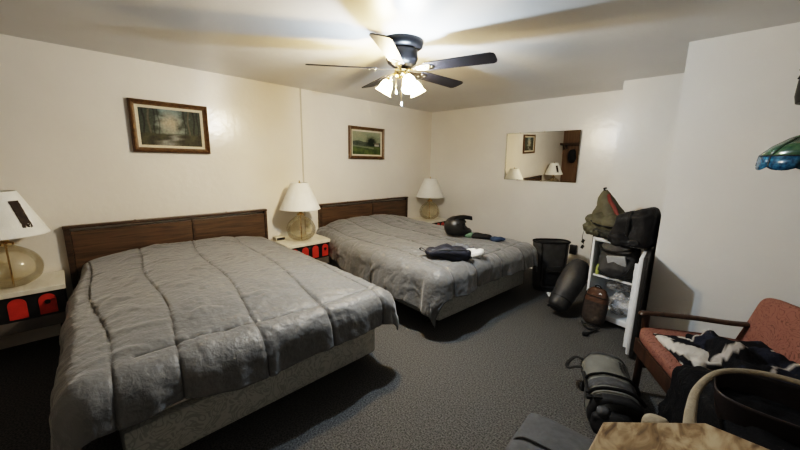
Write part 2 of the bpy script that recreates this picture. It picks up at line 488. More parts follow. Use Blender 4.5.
struct('trim_1', MB().box((.004, 2.215, 1.47), (.008, .016, 1.86)), mat('seam_strip', (.50, .45, .36), .5, var=.05))
struct('wall_back_panel', MB().box((.62, YB + .012, 1.2), (1.24, .024, 2.38)), M['panelling'])

# ------------------------------------------------------------------ beds
def headboard(y0, y1, label, top):
    t = thing('headboard', label, 'headboard', (.004, (y0 + y1) / 2, 0))
    w = (y1 - y0); h0, h1 = .38, top
    ym = .09
    for a, b in ((-w / 2 + .045, ym - .012), (ym + .012, w / 2 - .03)):
        MB().box((.022, (a + b) / 2, (h0 + h1) / 2 - .02), (.028, b - a, h1 - h0 - .06)).build('panel', M['headwood'], t, False, bevel=.003)
    MB().box((.024, ym, (h0 + h1) / 2 - .02), (.040, .022, h1 - h0 - .05)).build('mid_stile', M['headtrim'], t, False, bevel=.003)
    for y in (-w / 2 + .024, w / 2 - .016):
        MB().box((.026, y, h1 / 2 - .012), (.044, .04 if y < 0 else .03, h1 - .03)).build('end_post', M['headtrim'], t, False, bevel=.003)
    MB().box((.03, 0, h1 - .012), (.056, w, .024)).build('top_rail', M['headtrim'], t, False, bevel=.004)
    for y in (-.38, .42):
        MB().cyl((.03, y, h1), (.03, y, h1 + .006), .008, seg=10).build('screw_cap', M['headtrim'], t)
    return t

def bed(cy, rz, label, X0, L, W):
    t = thing('bed', label, 'bed', (X0, cy, 0), rz)
    MB().box((L / 2, 0, .21), (L, W, .22), bev=.02).build('box_spring', M['skirt'], t, True)
    MB().box((L / 2, 0, .44), (L - .04, W - .08, .24), bev=.045).build('mattress', M['whitecloth'], t, True)
    f = MB()
    for y in (-W / 2 + .05, W / 2 - .05): f.box((L / 2, y, .082), (L - .1, .035, .035))
    for x in (.1, L / 2, L - .18): f.box((x, 0, .082), (.035, W - .1, .035))
    f.build('bed_frame', M['darksteel'], t, False)
    for x in (.15, L - .2):
        for y in (-W / 2 + .1, W / 2 - .1):
            lg = MB().cyl((x, y, .03), (x, y, .07), .016, seg=14).build('leg', M['steel'], t)
            MB().cyl((x, y, 0.0), (x, y, .03), .026, .022, seg=16).build('caster', M['blacksat'], lg)
    return t

SE = (-.71, -.38, .035, .445, .84)
def quilt(ph, slant=0., sx=2.05):
    def seams(s, t):
        dm = 9
        for k, y in enumerate(SE):
            c = y - slant * (-.7, .2, .7, .95, 1.)[k] * (s - .6) + .020 * sin(s * 4.2 + ph + k * .9)
            dm = min(dm, abs(t - c))
        dm = min(dm, abs(s - sx - .02 * sin(t * 4 + ph)) if t > -.58 else 9)
        return dm
    return seams

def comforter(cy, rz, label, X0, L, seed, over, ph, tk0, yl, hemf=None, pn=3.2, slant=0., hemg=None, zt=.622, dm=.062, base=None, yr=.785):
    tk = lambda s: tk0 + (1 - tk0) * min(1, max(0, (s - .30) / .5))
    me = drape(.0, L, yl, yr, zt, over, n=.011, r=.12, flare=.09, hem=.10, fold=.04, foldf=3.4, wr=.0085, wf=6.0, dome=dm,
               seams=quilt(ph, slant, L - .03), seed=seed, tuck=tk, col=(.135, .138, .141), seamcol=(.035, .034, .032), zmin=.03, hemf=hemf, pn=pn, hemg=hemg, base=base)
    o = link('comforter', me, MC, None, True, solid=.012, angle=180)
    o.location = (X0, cy, 0); o.rotation_euler = (0, 0, rz)
    return tag(o, label, 'comforter')
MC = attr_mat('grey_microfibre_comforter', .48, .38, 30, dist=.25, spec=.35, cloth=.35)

headboard(-.045, 1.69, 'walnut brown headboard on the left wall behind the nearer bed', .95)
headboard(2.405, 4.14, 'walnut brown headboard on the left wall behind the farther bed', .95)
B1 = (.795, 0.); C1 = (.795, -radians(2.5)); D1 = (.075, 2.135); D2 = (.12, 2.17); B2 = (3.165, -radians(3.5))
bed(*B1, 'nearer bed with pale damask box spring, nothing lying on it', *D1, 1.48)
bed(*B2, 'farther bed below the smaller picture, with helmet and clothes on it', *D2, 1.53)
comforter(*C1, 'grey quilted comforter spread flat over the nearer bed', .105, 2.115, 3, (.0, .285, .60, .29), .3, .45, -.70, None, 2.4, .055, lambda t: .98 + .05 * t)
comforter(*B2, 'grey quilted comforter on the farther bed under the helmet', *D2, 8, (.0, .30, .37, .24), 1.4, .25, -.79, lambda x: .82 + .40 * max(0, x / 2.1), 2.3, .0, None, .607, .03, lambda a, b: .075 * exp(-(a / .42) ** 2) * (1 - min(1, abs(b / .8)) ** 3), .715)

# ------------------------------------------------------------------ nightstands
def arch_poly(w, h, n=14):
    r = w / 2
    return [(-r, 0), (r, 0)] + [(r * cos(pi * i / n), h - r + r * sin(pi * i / n)) for i in range(n + 1)]

def nightstand(y0, y1, label, zt=.56):
    t = thing('nightstand', label, 'nightstand', (0.02, (y0 + y1) / 2, 0))
    w = y1 - y0; D = .43
    MB().box((D / 2 + .005, 0, zt - .018), (D + .02, w, .036)).build('top', M['whitelam'], t, False, bevel=.003)
    MB().box((D / 2 - .005, 0, zt - .036 - .095), (D - .01, w - .02, .19)).build('drawer_case', M['blacklam'], t, False, bevel=.003)
    n = 4; p = (w - .06) / n
    X = Matrix(((0, 0, 1), (1, 0, 0), (0, 1, 0)))      # poly x -> y, poly y -> z, depth -> x
    for k in range(n):
        y = -w / 2 + .03 + p * (k + .5)
        mb = MB(); mb.prism(arch_poly(p * .62, .152), 0, .006, X)
        for v in mb.bm.verts: v.co += Vector((D - .01, y, zt - .036 - .172))
        a = mb.build('arch_panel', M['redarch'], t, False)
        if k == n - 1:
            mb = MB().cyl((D - .004, y, zt - .115), (D + .006, y, zt - .115), .016, seg=16)
            mb.build('drawer_pull', M['blacklam'], a)
    MB().box((D / 2, 0, zt - .27), (D - .02, w - .02, .085)).build('lower_rail', M['greyrail'], t, False, bevel=.003)
    for x in (.04, D - .05):
        for y in (-w / 2 + .04, w / 2 - .04):
            MB().box((x, y, zt / 2 - .15), (.045, .045, zt - .30)).build('leg', M['blacklam'], t, False, bevel=.002)
    return t
nightstand(-.74, -.075, 'white topped nightstand with red arches at the near left corner', .572)
nightstand(1.725, 2.33, 'white topped nightstand with red arches between the two beds')
nightstand(4.17, 4.72, 'white topped nightstand in the far corner behind the farther bed')

# ------------------------------------------------------------------ table lamps
def table_lamp(x, y, label, patch=False, z=.56):
    t = thing('table_lamp', label, 'lamp', (x, y, z), group=None)
    prof = [(0, .004), (.07, .004), (.10, .012), (.150, .052), (.172, .115), (.168, .17), (.140, .226), (.090, .272), (.050, .296), (.04, .312)]
    sm = smooth_pts([(r, 0, z) for r, z in prof], 4)
    MB().lathe([(max(p.x, 0), p.z) for p in sm], seg=48).build('glass_base', M['amber'], t)
    MB().lathe([(.0, .31), (.044, .31), (.044, .325), (.022, .335), (.014, .36), (.014, .40), (0, .40)], seg=24).build('neck_fitting', M['brass'], t)
    MB().cyl((0, 0, .006), (0, 0, .31), .006, seg=10).build('inner_rod', M['brass'], t)
    sock = MB().cyl((0, 0, .40), (0, 0, .46), .019, seg=16).build('socket', M['brass'], t)
    MB().lathe([(0, .455), (.014, .46), (.03, .50), (.034, .525), (.022, .552), (0, .562)], seg=20).build('bulb', M['white'], sock)
    hp = MB().tube([(0, -.018, .40), (0, -.05, .47), (0, -.055, .58), (0, -.02, .69), (0, 0, .70), (0, .02, .69), (0, .055, .58), (0, .05, .47), (0, .018, .40)], .002, n=4, up=(1, 0, 0), seg=6).build('shade_harp', M['brass'], t)
    mb = MB(); seg = 56
    mb.lathe([(.237 + (.1 - .237) * f, .385 + .315 * f) for f in (0, .02, .1, .3, .5, .7, .9, .98, 1)], seg=seg)
    sh = mb.build('lamp_shade', M['shade'], t, solid=.003)
    for r, z in ((.2375, .386), (.1005, .699)):
        rim = MB(); rim.tube([(r * cos(PI2 * k / 24), r * sin(PI2 * k / 24), z) for k in range(24)], .0035, n=2, closed=True, seg=6)
        rim.build('shade_binding', M['whitecloth'], sh)
    MB().lathe([(0, .700), (.008, .700), (.010, .708), (.004, .714), (.008, .724), (0, .732)], seg=14).build('finial', M['brass'], t)
    if patch:
        mb = MB(); g = []
        a0 = radians(40); N1, N2 = 10, 14
        for i in range(N1 + 1):
            row = []
            for j in range(N2 + 1):
                f = .20 + .60 * (j / N2)
                r = .237 + (.100 - .237) * f + .006; z = .385 + .315 * f
                jit = .03 * noise.noise(Vector((i * .8, j * .8, 2))) if i in (0, N1) or j < 2 else 0
                wd = .36 * .17 / r
                ang = a0 + wd * (i / N1 - .5) + jit
                row.append(mb.bm.verts.new((r * cos(ang), r * sin(ang), z + (jit * .5 if j < 2 else 0))))
            g.append(row)
        for i in range(N1):
            for j in range(N2):
                if j < 2 and noise.noise(Vector((i * .9, j * 1.3, 7))) > .15: continue
                mb.bm.faces.new((g[i][j], g[i + 1][j], g[i + 1][j + 1], g[i][j + 1]))
        p = mb.build('torn_patch', M['burn'], sh, False)
        p['label'] = 'dark brown torn patch'
    return t
table_lamp(.25, -.345, 'glass lamp whose white shade has a dark torn patch', True, .572)
table_lamp(.25, 2.02, 'glass lamp with plain white shade on the nightstand between the beds')
table_lamp(.27, 4.46, 'glass lamp with plain white shade in the far corner')

# small things on/near the middle nightstand
t = thing('alarm_clock', 'small white box with dark face beside the middle lamp', 'clock', (.10, 1.80, .56), radians(0))
MB().box((0, 0, .024), (.10, .12, .046), bev=.006).build('case', M['cream'], t)
MB().box((.049, 0, .024), (.006, .10, .030)).build('face', M['blacksat'], t, False)
t = thing('wall_outlet', 'cream wall outlet with a plug behind the middle lamp', 'outlet', (0, 2.255, .64))
MB().box((.004, 0, 0), (.008, .072, .115), bev=.002).build('cover_plate', M['cream'], t)
MB().box((.022, 0, .018), (.03, .03, .028), bev=.004).build('plug', M['cream'], t)

# ------------------------------------------------------------------ pictures
def painting_mesh(w, h, fn, nx=110, ny=70):
    bm = bmesh.new(); vs = []; cols = []
    for j in range(ny + 1):
        for i in range(nx + 1):
            u, v = i / nx, j / ny
            vs.append(bm.verts.new((0, (u - .5) * w, (v - .5) * h))); cols.append(fn(u, v))
    for j in range(ny):
        for i in range(nx):
            a = j * (nx + 1) + i
            bm.faces.new((vs[a], vs[a + 1], vs[a + nx + 2], vs[a + nx + 1]))
    me = bpy.data.meshes.new('painting'); bm.to_mesh(me); bm.free()
    ca = me.color_attributes.new('Col', 'FLOAT_COLOR', 'POINT')
    for k, c in enumerate(cols): ca.data[k].color = (*c, 1)
    return me

def mixc(a, b, t):
    t = min(1, max(0, t)); return tuple(x * (1 - t) + y * t for x, y in zip(a, b))

def forest(u, v):
    n = lambda f, s: .5 + .5 * noise.fractal(Vector((u * f, v * f * .7, s)), 1., 2., 5)
    c = mixc((.30, .34, .27), (.20, .27, .26), v)
    bl = exp(-(((u - .48) / .17) ** 2 + ((v - .60) / .24) ** 2)) * (.6 + .8 * n(7, 1))
    c = mixc(c, (.50, .42, .30), bl)
    tree = max(1 - u / .36, (u - .60) / .36) * 1.3 + .55 * (n(9, 4) - .5) * 2
    if .15 < v: c = mixc(c, (.045, .048, .036), min(1, max(0, tree * 1.5 + .25)) * .9)
    for x0, wv in ((.07, .012), (.15, .014), (.23, .010), (.30, .008), (.72, .009), (.79, .012), (.88, .012), (.95, .01)):
        xx = u - x0 - .012 * sin(v * 9 + x0 * 30)
        if v > .2: c = mixc(c, (.16, .14, .10) if x0 in (.15, .79) else (.02, .02, .016), exp(-(xx / wv) ** 2) * .8)
    if v < .36:
        g = mixc((.10, .095, .06), (.035, .034, .026), n(8, 9))
        c = mixc(g, c, max(0, (v - .30) / .06))
        sx = .62 - .55 * (.32 - v) * 1.6 + .05 * sin(v * 40)
        c = mixc(c, (.36, .36, .32), exp(-((u - sx) / (.05 + .35 * (.32 - v))) ** 2) * (.35 + .6 * n(12, 2)) if v < .31 else 0)
    k = .75 + .5 * n(30, 6)
    return tuple(x * k * .8 for x in c)

def meadow(u, v):
    n = lambda f, s: .5 + .5 * noise.fractal(Vector((u * f, v * f, s)), 1., 2., 5)
    c = mixc((.36, .36, .24), (.24, .28, .20), n(4, 2)) if v > .45 else (.1, .12, .07)
    hill = .56 + .05 * sin(u * 5 + 1) + .06 * (n(6, 3) - .5)
    if v < hill: c = mixc((.05, .065, .05), (.11, .125, .10), n(9, 5))
    tr = exp(-(((u - .66) / .15) ** 2 + ((v - .55) / .22) ** 2)) * (1.2 * n(9, 8) + .5)
    c = mixc(c, (.02, .03, .022), min(1, tr * 1.5))
    if v < .36: c = mixc((.13, .17, .06), (.045, .07, .03), n(7, 11) + .2 * sin(u * 6 + v * 20))
    st = exp(-((v - .33 + .12 * (u - .4)) / .03) ** 2) * (u < .75)
    c = mixc(c, (.26, .28, .22), st * .7)
    ho = (abs(u - .86) < .08) and (.38 < v < .52)
    if ho: c = mixc((.40, .38, .33), (.16, .13, .10), v > .47)
    k = .78 + .45 * n(26, 6)
    return tuple(x * k * .8 for x in c)

def picture(y0, y1, z0, z1, fw, fn, label, lw):
    t = thing('framed_picture', label, 'picture', (.006, (y0 + y1) / 2, (z0 + z1) / 2))
    w, h = y1 - y0, z1 - z0
    def ring(name, W, Hh, fw_, xb, prof, m):
        mb = MB()     # mitred frame with a stepped profile; prof = (inset fraction, depth)
        loops = []
        for f, x in prof:
            a, b = W / 2 - fw_ * f, Hh / 2 - fw_ * f
            loops.append([mb.bm.verts.new((xb + x, yy, zz)) for yy, zz in ((-a, -b), (a, -b), (a, b), (-a, b))])
        for A, B in zip(loops, loops[1:]):
            for i in range(4): mb.bm.faces.new((A[i], A[(i + 1) % 4], B[(i + 1) % 4], B[i]))
        return mb.build(name, m, t, False)
    fr = ring('frame', w, h, fw, 0, [(0, 0), (0, .022), (.1, .034), (.3, .040), (.55, .030), (.75, .026), (.9, .024), (1, .010)], M['gold'])
    ring('frame_edge', w + .004, h + .004, fw * .12, 0, [(0, 0), (0, .030), (.6, .037), (1, .037)], M['golddark']).parent = fr
    ring('liner', w - 2 * fw + .004, h - 2 * fw + .004, lw, .004, [(0, .006), (0, .014), (1, .008)], M['liner'])
    o = link('painting', painting_mesh(w - 2 * fw - 2 * lw + .006, h - 2 * fw - 2 * lw + .006, fn), M['paint'], t, False)
    o.location = (.009, 0, 0)
    MB().box((.003, 0, 0), (.004, w - .02, h - .02)).build('backing', M['golddark'], t, False)
    return t
picture(.50, 1.135, 1.580, 2.048, .045, forest, 'wide framed woodland stream picture above the nearer bed', .023)
picture(2.935, 3.60, 1.565, 2.020, .045, meadow, 'smaller framed green countryside picture above the farther bed', .022)

# ------------------------------------------------------------------ mirror
t = thing('wall_mirror', 'frameless rectangular mirror on the far wall', 'mirror', (1.985, YF, 1.632))
t.location.y -= .012; t.rotation_euler = (radians(-1.7 * MSGN), 0, radians(-.25))
mw_, mh_ = 1.02, .67
MB().box((0, -.007, 0), (mw_, .006, mh_)).build('glass', M['mirror'], t, False)
mb = MB()
for sx in (-1, 1): mb.box((sx * (mw_ / 2 - .006), -.0115, 0), (.012, .003, mh_))
for sz in (-1, 1): mb.box((0, -.0115, sz * (mh_ / 2 - .004)), (mw_, .003, .008))
mb.build('bevelled_edge', M['mirroredge'], t, False)
for x in (-.30, .05, ):
    for z in (-mh_ / 2, mh_ / 2):
        MB().box((x, -.010, z), (.022, .018, .016), bev=.003).build('clip', M['chrome'], t)

# shelf and coat at the back of the room (seen in the mirror)
t = thing('wall_shelf', 'brown wooden wall shelf on the panelling, seen in the mirror', 'shelf', (.62, YB + .024, 1.80))
MB().box((0, .15, 0), (1.2, .30, .03)).build('board', M['headwood'], t, False)
MB().box((0, .30, -.01), (1.2, .02, .06)).build('front_edge', M['headtrim'], t, False)
for x in (-.5, .5): MB().box((x, .10, -.09), (.025, .2, .15)).build('bracket', M['headtrim'], t, False)
c = Lump((.33, YB + .16, 1.42), (.11, .08, .20), .8, .7, amp=.03, freq=6, seed=5).build('hanging_jacket', M['black'], None)
tag(c, 'black jacket hanging under the shelf, seen in the mirror', 'jacket')

# ------------------------------------------------------------------ ceiling fan
FX, FY = 2.08, 1.90
fan = thing('ceiling_fan', 'black five blade ceiling fan with lit glass shades', 'ceiling fan', (FX, FY, H))
MB().lathe([(0, 0), (.155, 0), (.158, -.012), (.150, -.040), (.128, -.056), (.10, -.060), (0, -.060)], seg=48).build('canopy', M['blackgloss'], fan)
MB().lathe([(0, -.058), (.112, -.058), (.118, -.075), (.118, -.125), (.105, -.155), (.07, -.178), (.05, -.185), (0, -.185)], seg=48).build('motor_housing', M['blackgloss'], fan)
MB().lathe([(0, -.183), (.045, -.183), (.055, -.195), (.058, -.225), (.048, -.245), (.030, -.255), (0, -.255)], seg=32).build('switch_housing', M['brass'], fan)
bl = 0.2857
for k in range(5):
    a = bl + k * PI2 / 5
    if k == 2: a += .03
    pitch = radians(12.5)
    m = Matrix.Rotation(a, 3, 'Z') @ Matrix.Rotation(pitch * 1, 3, 'X').inverted()
    mb = MB()
    # outline of the blade, wider toward the tip, corners rounded
    x0, x1, w0, w1 = .20, .70, .055, .068
    out = [(x0, -w0), (x1 - .03, -w1), (x1 - .008, -w1 + .012), (x1, -w1 + .035), (x1, w1 - .035), (x1 - .008, w1 - .012), (x1 - .03, w1), (x0, w0), (x0 - .015, w0 - .02), (x0 - .015, -w0 + .02)]
    mb.prism(out, -.003, .003, m.to_3x3())
    for v in mb.bm.verts: v.co += Vector((0, 0, -.195))
    b = mb.build('blade', M['blade'], fan, False)
    mb = MB()
    poly = [(.05, -.012), (.11, -.014), (.17, -.035), (.235, -.036), (.262, -.012), (.262, .012), (.235, .036), (.17, .035), (.11, .014), (.05, .012)]
    mb.prism(poly, -.0075, -.0035, m.to_3x3())
    for v in mb.bm.verts: v.co += Vector((0, 0, -.195))
    for sx, sy in ((.20, .018), (.20, -.018), (.245, 0)):
        p = m @ Vector((sx, sy, -.008)) + Vector((0, 0, -.195))
        mb.lathe([(.006, .002), (.006, -.002), (.003, -.004), (0, -.004)], p, 10)
    mb.build('blade_arm', M['chrome'], b, True)

M['shade_warm'] = None
def lit_glass(name, col, e):
    m = bpy.data.materials.new(name); m.use_nodes = True
    nt = m.node_tree; nt.nodes.remove(nt.nodes['Principled BSDF']); out = nt.nodes['Material Output']
    tr = nt.nodes.new('ShaderNodeBsdfTransparent'); tr.inputs['Color'].default_value = (1, 1, 1, 1)
    em = nt.nodes.new('ShaderNodeEmission'); em.inputs['Color'].default_value = (*col, 1); em.inputs['Strength'].default_value = e
    tl = nt.nodes.new('ShaderNodeBsdfTranslucent'); tl.inputs['Color'].default_value = (.9, .9, .88, 1)
    ad = nt.nodes.new('ShaderNodeAddShader'); mx = nt.nodes.new('ShaderNodeMixShader')
    tc = nt.nodes.new('ShaderNodeTexCoord'); no = nt.nodes.new('ShaderNodeTexNoise'); no.inputs['Scale'].default_value = 40
    mr = nt.nodes.new('ShaderNodeMapRange'); mr.inputs['To Min'].default_value = .25; mr.inputs['To Max'].default_value = .45
    nt.links.new(tc.outputs['Object'], no.inputs['Vector']); nt.links.new(no.outputs['Fac'], mr.inputs['Value'])
    nt.links.new(em.outputs[0], ad.inputs[0]); nt.links.new(tl.outputs[0], ad.inputs[1])
    nt.links.new(mr.outputs['Result'], mx.inputs['Fac']); nt.links.new(tr.outputs[0], mx.inputs[1]); nt.links.new(ad.outputs[0], mx.inputs[2])
    nt.links.new(mx.outputs[0], out.inputs['Surface'])
    return m
WARM = (1., .70, .34); COOL = (.70, .85, 1.)
mW = lit_glass('frosted_glass_lit_warm', (1., .80, .46), 11.)
mC = lit_glass('frosted_glass_lit_cool', (.86, .94, 1.), 11.)
PW_W, PW_C = (31., 3.), 39.
for k, (az, warm) in enumerate(((radians(205), True), (radians(75), True), (radians(-20), False))):
    d = Vector((cos(az), sin(az), 0))
    p0 = d * .045 + Vector((0, 0, -.225)); p1 = d * .085 + Vector((0, 0, -.235)); p2 = d * .095 + Vector((0, 0, -.255))
    arm = MB().tube([p0, (p0 + p1) / 2 + Vector((0, 0, .01)), p1, p2], .007, n=4, seg=10, up=(d.y, -d.x, .01)).build('light_arm', M['brass'], fan)
    ax = (d * .50 + Vector((0, 0, -.86))).normalized()
    mt = ax.to_track_quat('Z', 'Y').to_matrix()
    MB().lathe([(0, -.01), (.022, -.008), (.026, .008), (.024, .022), (0, .022)], p2, 20, mt).build('shade_holder', M['brass'], arm)
    prof = [(.024, .012), (.036, .028), (.046, .055), (.050, .08), (.056, .10), (.066, .112)]
    g = MB().lathe(prof, p2, 28, mt).build('glass_shade', mW if warm else mC, fan)
    bp = p2 + ax * .062
    bmat = lit_glass('lit_bulb_warm' if warm else 'lit_bulb_cool', (1., .85, .55) if warm else (.9, .96, 1), 26.)
    MB().lathe([(0, .018), (.012, .022), (.020, .05), (.026, .07), (.018, .092), (0, .098)], p2, 18, mt).build('bulb', bmat, g)
    ld = bpy.data.lights.new('bulb_light', 'POINT'); ld.energy = PW_W[k] if warm else PW_C; ld.color = WARM if warm else COOL; ld.shadow_soft_size = .02
    lo = bpy.data.objects.new('bulb_light', ld); COL.objects.link(lo); lo.location = Vector((FX, FY, H)) + bp + ax * .0
    lo['kind'] = 'helper'
for (dx, dy, L) in ((.03, -.03, .19), (-.012, -.045, .10)):
    mb = MB(); p = Vector((dx, dy, -.24))
    mb.tube([p, p + Vector((0, 0, -L * .5)), p + Vector((0, 0, -L))], .0022, n=2, seg=6, up=(1, 0, 0))
    ch = mb.build('pull_chain', M['brass'], fan)
    MB().lathe([(0, 0), (.004, -.004), (.009, -.026), (.006, -.034), (0, -.036)], p + Vector((0, 0, -L)), 12).build('chain_bob', M['white'], ch)

# ------------------------------------------------------------------ on the farther bed
def bedz(x, y): return .655

from mathutils.bvhtree import BVHTree
cf2 = bpy.data.objects['comforter.001']
mw2 = Matrix.Translation(cf2.location) @ cf2.rotation_euler.to_matrix().to_4x4()
BV = BVHTree.FromPolygons([mw2 @ v.co for v in cf2.data.vertices], [list(p.vertices) for p in cf2.data.polygons])
def topz(x, y):
    h = BV.ray_cast(Vector((x, y, 2)), Vector((0, 0, -1)))
    return (h[0].z if h[0] else .6) + .012
# helmet
hm = thing('motorcycle_helmet', 'black off-road helmet with peak on the farther bed', 'helmet', (1.66, 3.29, topz(1.66, 3.29) + .0), radians(38))
mb = MB(); nu, nv = 56, 30; g = []
def hp(u, v, k=1.):
    x, y, z = .135 * cos(v) * cos(u), .112 * cos(v) * sin(u), .128 * sin(v)
    if cos(u) > 0 and sin(v) < .1: x += .062 * cos(u) ** 2 * min(1, (.1 - sin(v)) * 2.2)   # chin bar juts forward
    if z < -.085: z = -.085 + (z + .085) * .25
    return Vector((x * k, y * k, z * k + .115))
for j in range(nv + 1):
    v = -pi / 2 * .72 + (pi / 2 + pi / 2 * .72) * j / nv
    g.append([mb.bm.verts.new(hp(PI2 * i / nu - pi, v)) for i in range(nu)])
for j in range(nv):
    for i in range(nu):
        u = PI2 * (i + .5) / nu - pi; v = -pi / 2 * .72 + (pi / 2 + pi / 2 * .72) * (j + .5) / nv
        if abs(u) < 1.0 and -.12 < v < .50: continue
        k = (i + 1) % nu
        mb.bm.faces.new((g[j][i], g[j][k], g[j + 1][k], g[j + 1][i]))
bmesh.ops.remove_doubles(mb.bm, verts=mb.bm.verts[:], dist=.0005)
mb.build('shell', M['blacksat'], hm, solid=.006)
mb = MB(); g = []
for j in range(17):
    v = -1.0 + 2.5 * j / 16
    g.append([mb.bm.verts.new(hp(PI2 * i / 32 - pi, v, .90) + Vector((-.006, 0, .010))) for i in range(32)])
for j in range(16):
    for i in range(32): mb.bm.faces.new((g[j][i], g[j][(i + 1) % 32], g[j + 1][(i + 1) % 32], g[j + 1][i]))
mb.build('inner_padding', M['black'], hm)
mb = MB(); g = []
for i in range(13):
    row = []
    for j in range(13):
        a, b = i / 12, j / 12 * 2 - 1
        x = -.03 + .215 * a; y = b * (.080 - .018 * a - .01 * a * a)
        z = .236 + .014 * sin(a * pi) + .006 * a - .032 * b * b
        if a > .85: z += .0
        row.append(mb.bm.verts.new((x, y, z)))
    g.append(row)
for i in range(12):
    for j in range(12): mb.bm.faces.new((g[i][j], g[i + 1][j], g[i + 1][j + 1], g[i][j + 1]))
mb.build('peak', M['blackgloss'], hm, solid=.008)
for s in (-1, 1): MB().cyl((.02, s * .10, .165), (.02, s * .122, .165), .014, seg=14).build('peak_screw', M['blacksat'], hm)
mb = MB()
for k in range(4): mb.box((.178, 0, .045 + .012 * k), (.02, .07 - .006 * k, .005))
mb.build('chin_vent', M['blackgloss'], hm, False)

# navy sack
sk = thing('stuff_sack', 'navy blue rolled stuff sack at the foot of the farther bed', 'sack', (2.12, 2.52, topz(2.12, 2.52) - .008), radians(45))
L0 = Lump((0, 0, .058), (.215, .11, .064), .75, .6, amp=.026, freq=8, seed=2, ridge=.012,
          shape=lambda p, r: Vector((p.x, p.y * (1 - .18 * (p.x < 0) * abs(p.x / r[0])), max(p.z, -.058) * (1.05 - .3 * max(0, -p.x / r[0])))))
L0.build('body', M['navy'], sk, 56, 28)
MB().tube([(-.205, .01, .06), (-.255, .02, .075), (-.265, .0, .10), (-.242, -.01, .10), (-.205, -.01, .07)], .008, .003, seg=8).build('loop', M['strap'], sk)
MB().tube([L0.pt(radians(a), .55, .002) for a in (-140, -120, -100, -80, -60, -40)], .004, seg=6).build('drawcord', M['strap'], sk)
o = Lump((2.12, 2.78, topz(2.12, 2.78) + .035), (.12, .10, .045), .8, .8, axes((.8, .6, 0)), .028, 9, 6, ridge=.008).build('crumpled_shirt', M['greycloth'])
tag(o, 'crumpled grey blue cloth between navy sack and white bundle', 'clothes')
o = Lump((2.25, 2.755, topz(2.25, 2.755) + .042), (.095, .065, .05), .8, .8, axes((.9, .5, 0)), .030, 12, 3, ridge=.008).build('white_bundle', M['whitecloth'])
tag(o, 'crumpled white plastic bundle at the foot of the farther bed', 'bundle')
o = Lump((1.80, 3.36, topz(1.8, 3.36) + .032), (.055, .04, .036), .9, .9, axes((.8, .6, 0)), .012, 12, 4).build('rolled_sock', M['green'])
tag(o, 'small sage green rolled cloth just right of the helmet', 'sock')
gl = Lump((1.93, 3.44, topz(1.93, 3.44) + .032), (.12, .055, .036), .8, .8, axes((.75, .66, 0)), .016, 9, 7, ridge=.006).build('glove', M['black'])
tag(gl, 'black bundled gloves between the green and blue cloths', 'gloves')
o = Lump((2.10, 3.52, topz(2.1, 3.52) + .025), (.085, .038, .028), .8, .8, axes((.85, .5, 0)), .012, 12, 9).build('neck_gaiter', M['blue'])
tag(o, 'dark blue folded cloth farthest right on the farther bed', 'clothes')

# ------------------------------------------------------------------ black roll-top bag by the far wall
rb = thing('roll_top_bag', 'tall black roll-top bag standing open against the far wall', 'bag', (2.485, 4.135, 0), radians(45))
mb = MB(); g = []
NU, NV = 48, 24
def rtp(u, f, off=0.):
    w = .168 + .040 * f ** .6; dp = .115 - .01 * f
    z = .605 * f
    p = Vector((w * spow(cos(u), .75), dp * spow(sin(u), .75), z))
    n = Vector((cos(u) / w, sin(u) / dp, 0)).normalized()
    return p + n * (.012 * fbm((p.x * 7, p.y * 7, p.z * 7 + 3)) * (1 - f * .6) + off)
for j in range(NV + 1): g.append([mb.bm.verts.new(rtp(PI2 * i / NU, j / NV)) for i in range(NU)])
for j in range(NV):
    for i in range(NU): mb.bm.faces.new((g[j][i], g[j][(i + 1) % NU], g[j + 1][(i + 1) % NU], g[j + 1][i]))
mb.bm.faces.new(g[0][::-1])
mb.build('body', M['darkgreybag'], rb, solid=.004, angle=80)
MB().tube([rtp(PI2 * i / 32, 1, .004) for i in range(32)], .010, .012, n=2, closed=True, seg=8).build('rim', M['black'], rb)
pk = MB(); g = []
for i in range(13):
    row = []
    for j in range(13):
        u = radians(-90 - 30 + 60 * i / 12); f = .12 + .40 * j / 12
        e = (1 - abs(i / 6 - 1) ** 6) * (1 - abs(j / 6 - 1) ** 6)
        row.append(pk.bm.verts.new(rtp(u, f, .003 + .028 * e)))
    g.append(row)
for i in range(12):
    for j in range(12): pk.bm.faces.new((g[i][j], g[i + 1][j], g[i + 1][j + 1], g[i][j + 1]))
pk.build('front_pocket', M['black'], rb, angle=80)
MB().tube([rtp(radians(-110), .40, .02), rtp(radians(-100), .44, .045), rtp(radians(-82), .44, .045), rtp(radians(-72), .40, .02)], .012, .004).build('grab_handle', M['strap'], rb)
MB().tube([rtp(radians(a), .07, .006) for a in range(-170, 1, 12)], .014, .004, up=(0, 0, 1)).build('base_strap', M['strap'], rb)
for a in (-128, -52): MB().tube([rtp(radians(a), f, .006) for f in (.05, .3, .6, .85, .98)], .004, .012, up=(0, 0, 1), seg=8).build('side_strap', M['strap'], rb)
o = MB().box((0, 0, 0), (.16, .012, .10), Matrix.Rotation(radians(20), 3, 'Y')).box((.04, .03, .002), (.10, .008, .06), Matrix.Rotation(radians(-30), 3, 'Y')).build('paper_scrap', M['paper'], None, False)
